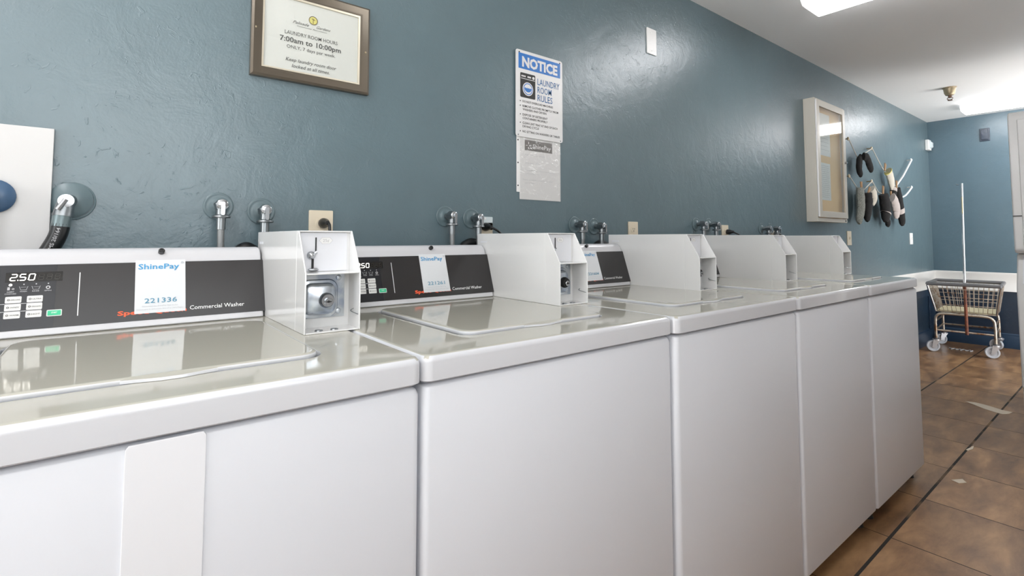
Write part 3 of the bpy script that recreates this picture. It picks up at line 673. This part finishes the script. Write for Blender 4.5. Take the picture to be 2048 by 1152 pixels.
# ------------------------------------------------------------------ framed hours sign
root = thing('framed_sign', 'dark framed laundry room hours notice above the nearest washer', 'sign', (.459, 0, 1.569))
FX0, FX1, FZ0, FZ1 = .290, .629, 1.569, 1.846
b = MB(); fw = .030
prof = [(0, 0), (0, .016), (.006, .020), (.020, .013), (.026, .0115), (fw, .010), (fw, 0)]
def fl(inset, h): return [(FX0+inset, -h, FZ0+inset), (FX1-inset, -h, FZ0+inset), (FX1-inset, -h, FZ1-inset), (FX0+inset, -h, FZ1-inset)]
b.loops([fl(a, h) for a, h in prof], cap0=False, cap1=False); b.build('frame', M_frame, root)
b = MB(); b.loops([fl(fw-.001, .0105), fl(fw-.001, .012), fl(fw+.004, .010), fl(fw+.004, .004)], cap0=False, cap1=False); b.build('inner_lip', M_framein, root)
b = MB(); b.box(FX0+.02, FX1-.02, -.005, -.001, FZ0+.02, FZ1-.02); b.build('paper', M_paper, root)
b = MB(); PF = Plane((0, -.0052, 0), (1, 0, 0), (0, 0, 1))
text(b, PF, 'LAUNDRY ROOM HOURS', .379, .531, 1.7085, .0105, .002); text(b, PF, '7:00am to 10:00pm', .366, .542, 1.6860, .0145, .016)
text(b, PF, 'ONLY, 7 days per week.', .385, .525, 1.6680, .0095, .001)
text(b, PF, 'Keep laundry room door', .383, .529, 1.6300, .0100, .006, .25); text(b, PF, 'locked at all times.', .400, .509, 1.6130, .0100, .006, .25)
b.build('lettering', M_greytext, root)
b = MB(); text(b, PF, 'Palisade', .400, .446, 1.7440, .0085, .0, .45); text(b, PF, 'Gardens', .468, .509, 1.7440, .0085, .0, .45); text(b, PF, 'Community Association', .412, .498, 1.7370, .0035, 0, .3)
b.build('logo_lettering', M_greytext, root)
b = MB(); disc(b, PF, .4575, 1.7655, .0125, lift=.0006); b.build('logo_disc', M_yellow, root)
b = MB(); ringp(b, PF, .4575, 1.7655, .0113, .0128, lift=.0012); patch(b, PF, .4568, .4580, 1.756, 1.768, 0, .0005, lift=.0013)
for a in (-60, -25, 25, 60, 90, 120): b.tube([PF.p(.4574, 1.768, .0016), PF.p(.4574+.006*math.cos(R(a+30)), 1.768+.004*math.sin(R(a+30)), .0016)], .0004, n=4)
b.build('logo_mark', M_bronze, root)
for x in (.3005, .6165):
    b = MB(); b.lathe((x, -.0165, 1.703), (0, -1, 0), [(.0001, 0), (.0032, 0), (.0028, .0015), (.0001, .002)]); b.build('screw', M_brass, root)
b = MB(); b.box(FX0+.031, FX1-.031, -.0078, -.0070, FZ0+.031, FZ1-.031); b.build('glazing', M_glass, root)

# ------------------------------------------------------------------ notice sign
SX, SZ = 1.2315, 1.518; sw, sh = .2535, .348
root = thing('notice_sign', 'white sign with blue header listing laundry room rules', 'sign', (SX+sw/2, 0, SZ))
pl = Plane((SX, -.0065, SZ), (1, 0, 0), (0, 0, 1))
b = MB(); patch(b, pl, 0, sw, 0, sh, .010, .0015); b.build('board', M_sign, root)
P = Plane(pl.p(0, 0, .0015), pl.r, pl.u)
vy = lambda f: sh*(1-f)
b = MB(); patch(b, P, sw*.055, sw*.95, vy(.215), vy(.035), 0, .0004); b.build('header', M_noticeblue, root)
b = MB(); text(b, P, 'NOTICE', sw*.125, sw*.885, vy(.185), sh*.108, .045, .0, lift=.0010); b.build('header_lettering', M_sign, root)
b = MB(); patch(b, P, sw*.09, sw*.40, vy(.545), vy(.26), .005, .0004)
b.build('washer_icon', M_darkink, root)
b = MB(); patch(b, P, sw*.10, sw*.39, vy(.330), vy(.324), 0, .0003, lift=.0006)
for u in (.125, .155, .185): disc(b, P, sw*u, vy(.298), .0035, lift=.0006, t=.0003)
patch(b, P, sw*.235, sw*.31, vy(.307), vy(.289), .002, .0003, lift=.0006); disc(b, P, sw*.36, vy(.298), .006, lift=.0006, t=.0003); disc(b, P, sw*.245, vy(.44), .0275, lift=.0006, t=.0003); b.build('icon_details', M_sign, root)
b = MB(); ringp(b, P, sw*.245, vy(.44), .0205, .0235, lift=.0011)
n = 24; c = [(sw*.245+.0185*math.cos(R(180+180*k/n)), vy(.44)+.003+.0185*math.sin(R(180+180*k/n))*.85) for k in range(n+1)]
c += [(sw*.245+.0185-.037*k/8, vy(.44)+.003+(.0025 if k % 2 else -.001)) for k in range(1, 8)]
b.loops([[P.p(u, v, .0011) for u, v in c], [P.p(u, v, .0014) for u, v in c]]); b.build('icon_water', M_noticeblue, root)
b = MB()
for s, f, e in (('LAUNDRY', .36, .93), ('ROOM', .455, .75), ('RULES', .55, .77)): text(b, P, s, sw*.445, sw*e, vy(f), sh*.073, .004)
b.build('title_lettering', M_navyink, root)
b = MB()
for s, f, e, d in (('DO NOT OVERLOAD MACHINES', .602, .78, 1), ('REMOVE CLOTHES PROMPTLY FROM', .655, .90, 1), ('WASHERS AND DRYERS', .695, .64, 0), ('DISPOSE OF DETERGENT', .755, .66, 1),
                   ('CONTAINERS PROPERLY', .795, .66, 0), ('CLEAN LINT TRAY AT END OF EACH', .850, .88, 1), ('DRYING CYCLE', .890, .47, 0), ('NO SITTING ON WASHERS OR TABLES', .948, .93, 1)):
    text(b, P, s, sw*.135, sw*e, vy(f), sh*.024, .006)
    if d: disc(b, P, sw*.09, vy(f-.012), .0022)
b.build('rules_lettering', M_darkink, root)
for u, v in ((.07, .972), (.94, .972), (.05, .02), (.95, .02)):
    b = MB(); b.lathe(P.p(sw*u, sh*v), (0, -1, 0), [(.0001, 0), (.0028, 0), (.0022, .0015), (.0001, .002)]); b.build('screw', M_black if v > .5 else M_steel, root)
# sleeve underneath with the payment sheet
root = thing('document_sleeve', 'clear plastic sleeve with white sheet hanging under the notice sign', 'document sleeve', (1.36, 0, 1.270))
QX, QZ = 1.240, 1.270
pl = Plane((QX, -.0012, QZ), (1, 0, 0), (0, 0, 1))
b = MB(); patch(b, pl, .016, .236, .002, .285, 0, .0008); b.build('sheet', M_paper, root)
b = MB(); patch(b, pl, 0, .0165, .030, .285, .001, .0012); b.build('binding_strip', M_whiteplastic, root)
P = Plane(pl.p(0, 0, .0008), pl.r, pl.u)
b = MB(); patch(b, P, .042, .190, .198, .240, 0, .0004); b.build('banner', mat('grey brown banner', (.13, .12, .11), .5), root)
b = MB(); text(b, P, 'ShinePay', .084, .182, .209, .0165, .01, lift=.0008)
for a in (0, 90, 180, 270): 
    ca, sa = math.cos(R(a)), math.sin(R(a)); b.tube([P.p(.062+ca*.006, .218+sa*.006, .0006), P.p(.062+ca*.014, .218+sa*.014, .0006)], .0013, n=5)
b.build('banner_lettering', M_whiteink, root)
b = MB()
for s, x0, x1, y in (('Pay with your phone', .044, .150, .178), ('Easy and simple', .044, .125, .145), ('Download the free mobile app', .044, .205, .116), ('and pay by card', .044, .118, .103), ('View available machines and', .030, .190, .078), ('get notified', .044, .090, .066)):
    text(b, P, s, x0, x1, y, .0055, 0, lift=.0005)
b.build('sheet_lettering', M_palegrey, root)
b = MB()
for v in (.055, .145, .235): disc(b, P, .007, v, .003, lift=.0006)
b.build('punch_holes', M_rubber, root)
b = MB(); patch(b, pl, .0165, .237, 0, .286, 0, .0002, lift=.0032); b.build('film', M_film, root)

# ------------------------------------------------------------------ glazed notice cabinet
root = thing('notice_cabinet', 'shallow beige glazed notice cabinet with cork back and papers', 'notice cabinet', (4.2, 0, 1.238))
cx0, cx1, cz0, cz1, cd_ = 3.915, 4.470, 1.238, 2.128, .075
b = MB(); t = .045
b.box(cx0, cx1, -.012, 0, cz0, cz1); b.box(cx0, cx0+.02, -cd_, -.012, cz0, cz1); b.box(cx1-.02, cx1, -cd_, -.012, cz0, cz1)
b.box(cx0+.02, cx1-.02, -cd_, -.012, cz0, cz0+.03); b.box(cx0+.02, cx1-.02, -cd_, -.012, cz1-.02, cz1); b.build('case', M_case, root, bev=.002)
def ring_xz(b, x0, x1, z0, z1, w, y0, y1):
    b.box(x0, x0+w, y0, y1, z0, z1); b.box(x1-w, x1, y0, y1, z0, z1); b.box(x0+w, x1-w, y0, y1, z0, z0+w); b.box(x0+w, x1-w, y0, y1, z1-w, z1)
b = MB(); ring_xz(b, cx0+.012, cx1-.012, cz0+.032, cz1-.012, t, -cd_-.012, -cd_); door = b.build('door_frame', M_case, root, bev=.002)
b = MB(); b.cyl((cx0+.007, -cd_-.006, cz0+.035), (cx0+.007, -cd_-.006, cz1-.015), .006, n=10)
b.build('hinge', M_whiteplastic, root)
b = MB(); b.box(cx0+.05, cx1-.05, -cd_-.006, -cd_-.003, cz0+.07, cz1-.05); b.build('glass', M_glass, root)
b = MB(); b.box(cx0+.02, cx1-.02, -.050, -.012, cz0+.03, cz1-.02); b.build('cork_board', M_cork, root)
b = MB(); b.cyl((cx1-.035, -cd_-.012, 1.70), (cx1-.035, -cd_-.026, 1.70), .010, .008); b.build('door_lock', M_chrome, root)
b = MB(); b.box(cx1-.04, cx1-.02, -cd_-.0012, -cd_, cz0+.008, cz0+.020); b.build('maker_tag', M_rubber, root)
M_newpaper = mat('bright copy paper', (0.92, 0.92, 0.90), 0.6)
def sheet(x0, x1, z0, z1, lab, lines=0):
    r2 = thing('paper_notice', lab, 'paper', ((x0+x1)/2, -.05, z0)); pl = Plane((x0, -.0505, z0), (1, 0, 0), (0, 0, 1)); b = MB(); patch(b, pl, 0, x1-x0, 0, z1-z0, 0, .0008); b.build('sheet', M_newpaper, r2)
    b = MB()
    for k in range(lines): patch(b, pl, .02, (x1-x0)-(.02+.03*random.random()), (z1-z0)*(1-(k+1.5)/(lines+2)), (z1-z0)*(1-(k+1.5)/(lines+2))+.0025, 0, .0003, lift=.0009)
    if lines: b.build('printed_lines', M_palegrey, r2)
sheet(4.035, 4.235, 1.400, 1.675, 'white typed page pinned lowest in the notice cabinet', 17)
sheet(4.040, 4.250, 1.730, 1.930, 'white map sheet in the middle of the notice cabinet', 5)
sheet(4.045, 4.250, 1.925, 2.045, 'pale page under the glare at the top of the notice cabinet', 0)
b = MB(); b.box(4.12, 4.17, -.068, -.055, cz0+.0305, cz0+.045); tag(b.build('paper_scrap', M_paper), 'small white scrap lying on the bottom ledge of the notice cabinet', 'paper')

# ------------------------------------------------------------------ ceiling lights and sprinkler
def fixture(x0, lab):
    y0, y1 = -.425, -1.645; x1 = x0+.27; root = thing('ceiling_light', lab, 'ceiling light', ((x0+x1)/2, (y0+y1)/2, 2.36), 'fluorescent ceiling fixtures')
    b = MB(); b.box(x0+.03, x1-.03, y0-.01, y1+.01, 2.420, ZC); b.build('base_pan', M_trim, root)
    b = MB(); pr = [(x0, 2.425), (x0+.004, 2.392), (x0+.03, 2.364), (x0+.05, 2.358), (x1-.05, 2.358), (x1-.03, 2.364), (x1-.004, 2.392), (x1, 2.425)]
    b.prism_y(pr, y0, y1); b.build('diffuser', M_diff, root, bev=.003)
    for y in (y0, y1):
        s = 1 if y == y0 else -1
        b = MB(); b.prism_y([(x0+.002, 2.4255), (x0+.006, 2.392), (x0+.031, 2.366), (x1-.031, 2.366), (x1-.006, 2.392), (x1-.002, 2.4255)], y, y+s*.006); b.build('end_cap', M_endcap, root)
M_endcap = mat('translucent end cap', (.85, .85, .86), .4, emit=(1, .98, .96), estr=.6)
fixture(2.85, 'fluorescent ceiling light at the top edge above the middle washers')
fixture(6.49, 'fluorescent ceiling light in front of the far wall, by the dryer')
fixture(-.79, 'fluorescent ceiling light above and behind the photographer')
root = thing('fire_sprinkler', 'brass fire sprinkler hanging from a beige cup on the ceiling', 'sprinkler', (5.72, -.49, 2.32))
b = MB(); b.lathe((5.72, -.49, ZC), (0, 0, -1), [(.001, 0), (.052, 0), (.052, .003), (.044, .010), (.038, .05), (.030, .066), (.022, .070), (.001, .070)]); b.build('escutcheon', M_brass, root)
b = MB(); b.cyl((5.72, -.49, 2.366), (5.72, -.49, 2.345), .013); b.tube([(5.72, -.475, 2.35), (5.72, -.470, 2.338), (5.72, -.486, 2.326)], .003); b.tube([(5.72, -.505, 2.35), (5.72, -.510, 2.338), (5.72, -.494, 2.326)], .003)
b.cyl((5.72, -.49, 2.328), (5.72, -.49, 2.322), .017); b.build('sprinkler_head', M_bronze, root)

# ------------------------------------------------------------------ sock lines
def cordset(name, lab, paths, hooks, m):
    r_ = thing(name, lab, 'cord', hooks[0])
    for pts, rr in paths:
        b = MB(); b.tube(pts, rr, n=8); b.build('cord', m, r_)
    for h in hooks:
        b = MB(); b.cyl((h[0], 0, h[2]), (h[0], -.036, h[2]), .006, n=10); b.lathe((h[0], -.034, h[2]), (0, -1, 0), [(.0001, 0), (.016, 0), (.016, .004), (.010, .009), (.0001, .010)], n=14); b.build('hook', M_whiteplastic if m is M_cordw else M_brass, r_)
Yc = -.04
A = [(4.671, 1.926), (4.862, 1.785), (5.225, 1.909), (5.46, 1.766), (5.843, 1.610), (6.406, 1.921)]
B = [(4.66, 1.621), (4.892, 1.494), (5.191, 1.616), (5.339, 1.530), (5.621, 1.498), (5.905, 1.500), (6.379, 1.639)]
T = lambda L: [Vector((x, Yc, z)) for x, z in L]
cordset('drying_line', 'pale zigzag cord of the upper sock line, fixed beside the notice cabinet', [(T(A[:5]), .0042)], [(4.671, 0, 1.926), (5.225, 0, 1.909)], M_cord)
cordset('drying_line', 'white cord rising right to a hook, end of the upper sock line', [(T([A[4]])+[Vector((6.10, Yc, 1.735))]+T([A[5]]), .0085)], [(6.406, 0, 1.921)], M_cordw)
cordset('drying_line', 'pale zigzag cord of the lower sock line', [(T(B[:5]), .0042)], [(4.66, 0, 1.621), (5.191, 0, 1.616)], M_cord)
cordset('drying_line', 'white cord curving right to a hook, end of the lower sock line', [(bez(T([B[4], (5.75, 1.478), B[5], (6.15, 1.545), B[6]])), .0080)], [(6.379, 0, 1.639)], M_cordw)
def sock(pts, rad, m, lab, flat=.42, cuff=None, foot=None):
    P_ = bez([(x, y, z) for x, y, z in pts], 5); n = len(P_); rr = [rad[0]]
    # interpolate radii
    rs = []
    for i in range(n):
        t = i/(n-1)*(len(rad)-1); k = min(int(t), len(rad)-2); rs.append(rad[k]+(rad[k+1]-rad[k])*(t-k))
    def ring(i, s=1.0, th=0):
        t = (P_[min(i+1, n-1)]-P_[max(i-1, 0)]).normalized(); side = t.cross(Vector((0, 1, 0))).normalized(); out = Vector((0, 1, 0))
        w = 1+.08*math.sin(i*1.7)
        return [P_[i]+side*rs[i]*w*s*math.cos(a)+out*(rs[i]*flat*s+th)*math.sin(a) for a in [2*math.pi*k/14 for k in range(14)]]
    ls = [ring(0, .5)] + [ring(i) for i in range(n)] + [ring(n-1, .75), ]
    e = (P_[-1]-P_[-2]).normalized()*rs[-1]
    ls[-1] = [p+e*.45 for p in ring(n-1, .85)]; ls.append([p+e*.8 for p in ring(n-1, .45)])
    b = MB(); b.loops(ls, smooth=True); root = b.build('sock', m); tag(root, lab, 'sock', 'socks pegged on the drying lines')
    if cuff:
        k = max(2, int(n*cuff[1])); b = MB(); b.loops([ring(i, 1.05, .001) for i in range(cuff[0], k)], smooth=True); b.build('cuff', cuff[2], root)
    return root
sock([(4.905, -.052, 1.798), (4.850, -.055, 1.755), (4.835, -.055, 1.69), (4.865, -.055, 1.655)], [.030, .045, .043, .035], M_sockblack, 'black sock on the upper line, left leg of the folded pair')
sock([(4.885, -.075, 1.800), (4.955, -.078, 1.790), (5.015, -.075, 1.745), (5.055, -.075, 1.712)], [.030, .042, .046, .040], M_sockblack, 'black sock on the upper line, right leg of the folded pair')
sock([(5.580, -.055, 1.735), (5.610, -.06, 1.69), (5.645, -.06, 1.635), (5.665, -.06, 1.590)], [.060, .058, .055, .036], M_sockwhite, 'cream sock hanging alone on the slope of the upper line', cuff=(0, .14, M_yellow))
sock([(4.822, -.06, 1.535), (4.825, -.06, 1.45), (4.820, -.06, 1.36), (4.775, -.06, 1.275)], [.052, .062, .060, .048], M_sockgrey, 'long heather grey sock, leftmost on the lower line')
sock([(4.975, -.065, 1.500), (4.980, -.065, 1.43), (4.965, -.065, 1.36), (4.945, -.065, 1.300)], [.066, .070, .064, .050], M_sockblack, 'black sock next to the long heather grey one')
sock([(5.110, -.06, 1.545), (5.145, -.06, 1.50), (5.160, -.06, 1.46), (5.130, -.06, 1.415)], [.045, .052, .044, .020], M_sockwhite, 'small cream sock between the two black ones of the lower line')
sock([(5.385, -.065, 1.510), (5.400, -.07, 1.43), (5.410, -.07, 1.36), (5.400, -.07, 1.320)], [.075, .085, .080, .070], M_sockblack, 'wide black sock with grey patch in the middle of the lower line', cuff=(11, .85, M_sockmauve))
sock([(5.470, -.05, 1.400), (5.490, -.055, 1.34), (5.500, -.055, 1.29), (5.515, -.055, 1.262)], [.040, .036, .036, .046], M_sockblack, 'thin black sock hanging lowest, below the wide one')
sock([(5.560, -.085, 1.490), (5.610, -.085, 1.45), (5.650, -.085, 1.39), (5.650, -.085, 1.345)], [.050, .066, .070, .056], M_sockmauve, 'pale taupe baby sock right of the wide black one')
sock([(5.700, -.06, 1.585), (5.690, -.06, 1.53), (5.700, -.06, 1.47), (5.700, -.06, 1.43)], [.055, .055, .045, .035], M_sockblack, 'short black sock with pale heel, under the rightmost clothespin', cuff=(0, .28, M_sockmauve))
sock([(5.790, -.07, 1.590), (5.820, -.07, 1.49), (5.850, -.07, 1.38), (5.880, -.07, 1.285)], [.040, .058, .062, .056], M_sockblack, 'long black sock with pale ring, rightmost of all', cuff=(9, .75, M_sockmauve))
def pin(x, z, a, lab):
    root = thing('clothespin', lab, 'clothespin', (x, -.07, z), 'wooden clothespins')
    d = Vector((math.sin(R(a)), 0, math.cos(R(a)))); q = Vector((d.z, 0, -d.x))
    for s in (-1, 1):
        b = MB(); c = Vector((x, -.068, z)); A0 = c-d*.032+q*s*.003; A1 = c+d*.040+q*s*.011
        w = q*.0045; h = Vector((0, .005, 0))
        b.loops([[A0-w-h, A0+w-h, A0+w+h, A0-w+h], [A1-w-h, A1+w-h, A1+w+h, A1-w+h]]); b.build('wooden_leg', M_wood, root, bev=.001)
    b = MB(); b.torus(Vector((x, -.068, z)), (0, 1, 0), .006, .0015, n=14, m=6); b.build('spring', M_steel, root)
pin(4.830, 1.545, -5, 'wooden clothespin on top of the long heather grey sock')
pin(5.005, 1.520, 48, 'tilted clothespin above the black sock on the lower line, left')
pin(5.45, 1.755, 25, 'empty clothespin on the upper line near its peak')
pin(5.372, 1.545, 12, 'clothespin holding the wide black sock')
pin(5.590, 1.510, -8, 'clothespin holding the pale taupe baby sock')
pin(5.765, 1.620, 4, 'tallest clothespin at the join of the two cords')

# ------------------------------------------------------------------ laundry cart
root = thing('laundry_cart', 'rusty chrome wire laundry cart with grey bumper in far corner', 'laundry cart', (6.5, -.37, 0))
ya, yb_, xa, xb = -.155, -.585, 6.50, 7.02
def topz(x, y): return .655
fr = MB()
for x in (xa, xb):
    fr.tube(bez([(x, ya, .13), (x, ya, .30), (x, ya-.012, .355), (x, ya-.06, .378), (x, (ya+yb_)/2, .380), (x, yb_+.06, .378), (x, yb_+.012, .355), (x, yb_, .30), (x, yb_, .13)], 6), .0125, n=12)
    fr.tube([(x, ya, .215), (x, yb_, .215)], .009, n=8)
for y in (ya, yb_): fr.tube([(xa, y, .215), (xb, y, .215)], .009, n=8); fr.tube([(xa, y, .30), (xb, y, .30)], .008, n=8)
fr.build('frame', M_rust, root)
# basket
bt = dict(x0=xa-.045, x1=xb+.03, y0=yb_-.055, y1=ya+.045, z=.665); bo = dict(x0=xa+.02, x1=xb-.03, y0=yb_-.015, y1=ya-.005, z=.395)
def lerp(t): return {k: bo[k]+(bt[k]-bo[k])*t for k in bt}
b = MB(); wr = .0024
for t in (0, .28, .56, .85):
    q = lerp(t); z_ = q['z']; b.tube([(q['x0'], q['y0'], z_), (q['x1'], q['y0'], z_), (q['x1'], q['y1'], z_), (q['x0'], q['y1'], z_), (q['x0'], q['y0'], z_)], .0030, n=6)
for k in range(15):
    f = k/14
    for xs in ('x0', 'x1'):
        b.tube([(bo[xs], bo['y0']+(bo['y1']-bo['y0'])*f, bo['z']), (bt[xs], bt['y0']+(bt['y1']-bt['y0'])*f, bt['z'])], wr, n=6)
for k in range(1, 14):
    f = k/14
    for ys in ('y0', 'y1'):
        b.tube([(bo['x0']+(bo['x1']-bo['x0'])*f, bo[ys], bo['z']), (bt['x0']+(bt['x1']-bt['x0'])*f, bt[ys], bt['z'])], wr, n=6)
    b.tube([(bo['x0']+(bo['x1']-bo['x0'])*f, bo['y0'], bo['z']), (bo['x0']+(bo['x1']-bo['x0'])*f, bo['y1'], bo['z'])], wr, n=6)
b.build('wire_basket', M_rust, root)
for ys, y in (('y0', yb_), ('y1', ya)):
    b = MB(); s = 1 if ys == 'y1' else -1; xx = bo['x0']-.004; b.tube([(xx, bo[ys]+s*.001, .40), (bt['x0']-.006, bt[ys], .655)], .010, n=10); b.build('basket_corner', M_chrome, root)
b = MB(); b.tube([(bt['x0']+.05, bt['y0'], .672), (bt['x0'], bt['y0']+.0, .672), (bt['x0'], bt['y1'], .672), (bt['x1'], bt['y1'], .672), (bt['x1'], bt['y0'], .672), (bt['x0']+.04, bt['y0'], .672)], .017, n=12); b.build('rim_bumper', M_bumper, root)
b = MB(); b.box(bo['x0']+.01, bo['x1']-.01, bo['y0']+.01, bo['y1']-.01, .400, .412); b.build('base_board', M_board, root)
py = (ya+yb_)/2-.018
b = MB(); b.tube([(xa-.014, py-.0, .195), (xa-.014, py, .66)], .013, n=12); b.tube([(xa+.02, py, .38), (xa+.02, py, .66)], .006, n=8); b.build('lower_post', M_rustred, root)
b = MB(); b.tube([(xa-.014, py, .655), (xa-.006, py-.016, 1.655)], .0115, n=12); b.tube([(xa-.012, py+.006, 1.64), (xa-.010, py+.026, 1.645)], .005, n=8); b.build('hanger_pole', M_chrome, root)
b = MB(); b.tube([(xa-.019, py-.012, 1.36), (xa-.019, py-.014, 1.52)], .006, n=8); b.build('pole_sticker', M_board, root)
def caster(x, y, a):
    d = Vector((math.cos(R(a)), math.sin(R(a)), 0)); c = Vector((x, y, .0545))-d*.028; ax = Vector((-d.y, d.x, 0))
    b = MB(); b.lathe(c-ax*.016, ax, [(.0001, .006), (.020, .006), (.022, .009), (.036, .009), (.040, .003), (.050, .002), (.054, .006), (.054, .026), (.050, .030), (.040, .029), (.036, .023), (.022, .023), (.020, .026), (.0001, .026)], n=32); wh = b.build('wheel', M_wheel, root)
    b = MB()
    for s in (-1, 1):
        o = c+ax*s*.022; b.loops([[o+Vector((0, 0, -.012))-d*.012+ax*.002*k, o+Vector((0, 0, -.012))+d*.012+ax*.002*k, Vector((x, y, .118))+d*.028+ax*(s*.022+.002*k), Vector((x, y, .118))-d*.028+ax*(s*.022+.002*k)] for k in (-1, 1)])
    b.cyl((x, y, .112), (x, y, .124), .030); b.cyl(c-ax*.026, c+ax*.026, .006, n=10); b.build('caster_fork', M_wheelfork, root)
    b = MB(); b.cyl((x, y, .124), (x, y, .136), .020); b.build('swivel_bearing', M_bumper, root)
M_wheelfork = mat('zinc caster fork', (.66, .67, .70), .3, metal=.6)
for x, y, a in ((xa, ya, -70), (xa, yb_, -75), (xb, ya, -60), (xb, yb_, -110)): caster(x, y, a)

root.rotation_euler.z = R(5)
# ------------------------------------------------------------------ stacked dryer at the right edge
root = thing('stacked_washer_dryer', 'white stacked washer and dryer cut off by the right edge', 'stacked laundry machine', (4.95, -1.33, 0))
dx, y1, y0 = 4.60, -.975, -1.66; xb2 = 5.30
def shell(prof, name, inset=0.0, m=M_dryer, bev=.012):        # prof [(x,z)] side outline
    b = MB(); b.prism_y(prof, y0+inset, y1-inset); return b.build(name, m, root, bev=bev, seg=3)
shell([(dx, .165), (dx, .800), (dx+.09, 1.020), (xb2, 1.020), (xb2, .03), (dx+.03, .03), (dx+.03, .160)], 'lower_body')
shell([(dx, 1.045), (dx, 1.905), (dx+.02, 1.945), (xb2, 1.950), (xb2, 1.022), (dx+.02, 1.022)], 'upper_body')
b = MB(); b.box(dx-.004, dx+.04, y0+.02, y1-.012, .035, .325); b.build('toe_panel', M_dryer, root, bev=.004)
b = MB(); b.box(dx-.010, dx+.01, y0+.045, y1-.045, 1.05, 1.89); ud = b.build('upper_door', M_dryer, root, bev=.006)
b = MB(); b.box(dx-.006, dx+.01, y0+.002, y1-.002, 1.262, 1.266); b.build('panel_gap', M_black, root)
b = MB(); b.box(dx-.018, dx+.01, y0+.06, y1-.055, .345, .79); b.build('lower_door', M_dryer, root, bev=.008)
b = MB(); b.lathe((dx-.018, (y0+y1)/2, .57), (-1, 0, 0), [(.001, 0), (.20, 0), (.205, .01), (.17, .02), (.16, .012), (.001, .016)], n=40); b.build('door_glass', M_dark, root)
b = MB(); b.box(dx-.034, dx-.019, y1-.085, y1-.065, .47, .66); b.build('door_handle', M_whiteplastic, root, bev=.004)
b = MB(); b.add([(dx+.085, y0+.03, 1.008), (dx+.085, y1-.03, 1.008), (dx+.010, y1-.03, .826), (dx+.010, y0+.03, .826), (dx+.0795, y0+.03, 1.010), (dx+.0795, y1-.03, 1.010), (dx+.0045, y1-.03, .828), (dx+.0045, y0+.03, .828)],
              [(0,1,2,3),(7,6,5,4),(0,4,5,1),(1,5,6,2),(2,6,7,3),(3,7,4,0)]); b.build('control_panel', M_coinin, root)
for fx in (dx+.09, xb2-.06):
    for fy in (y0+.05, y1-.05):
        b = MB().cyl((fx, fy, 0), (fx, fy, .035), .022); b.build('foot', M_black, root)

# ------------------------------------------------------------------ floor wear
def flake(name, pts, z, m, lab, cat):
    b = MB(); b.loops([[Vector((x, y, 0.0003)) for x, y in pts], [Vector((x, y, z)) for x, y in pts]]); return tag(b.build(name, m), lab, cat)
flake('broken_tile_patch', [(4.60, -.925), (4.61, -.870), (4.655, -.800), (4.675, -.730), (4.655, -.685), (4.60, -.745), (4.55, -.80), (4.51, -.865), (4.50, -.890), (4.54, -.915)], .002, M_bare, 'pale broken strip of tile beside the stacked dryer', 'broken tile')
flake('tile_chip', [(3.70, -.885), (3.60, -.870), (3.59, -.880), (3.64, -.892)], .002, M_bare, 'pale tile chip at the grout crossing, largest near the camera', 'tile chip')
flake('tile_chip', [(3.15, -.935), (3.10, -.905), (3.085, -.935), (3.12, -.955)], .0025, M_bare, 'small pale chip on the tile right of the far washer corner', 'tile chip')
b = MB(); b.tube([(6.74+.03*math.sin(k*2.1), -.20-.012*k, .006+.003*math.sin(k*3)) for k in range(16)], .006, n=6); tag(b.build('lint_clump', M_greyink), 'grey lint clump on floor under the laundry cart', 'lint')
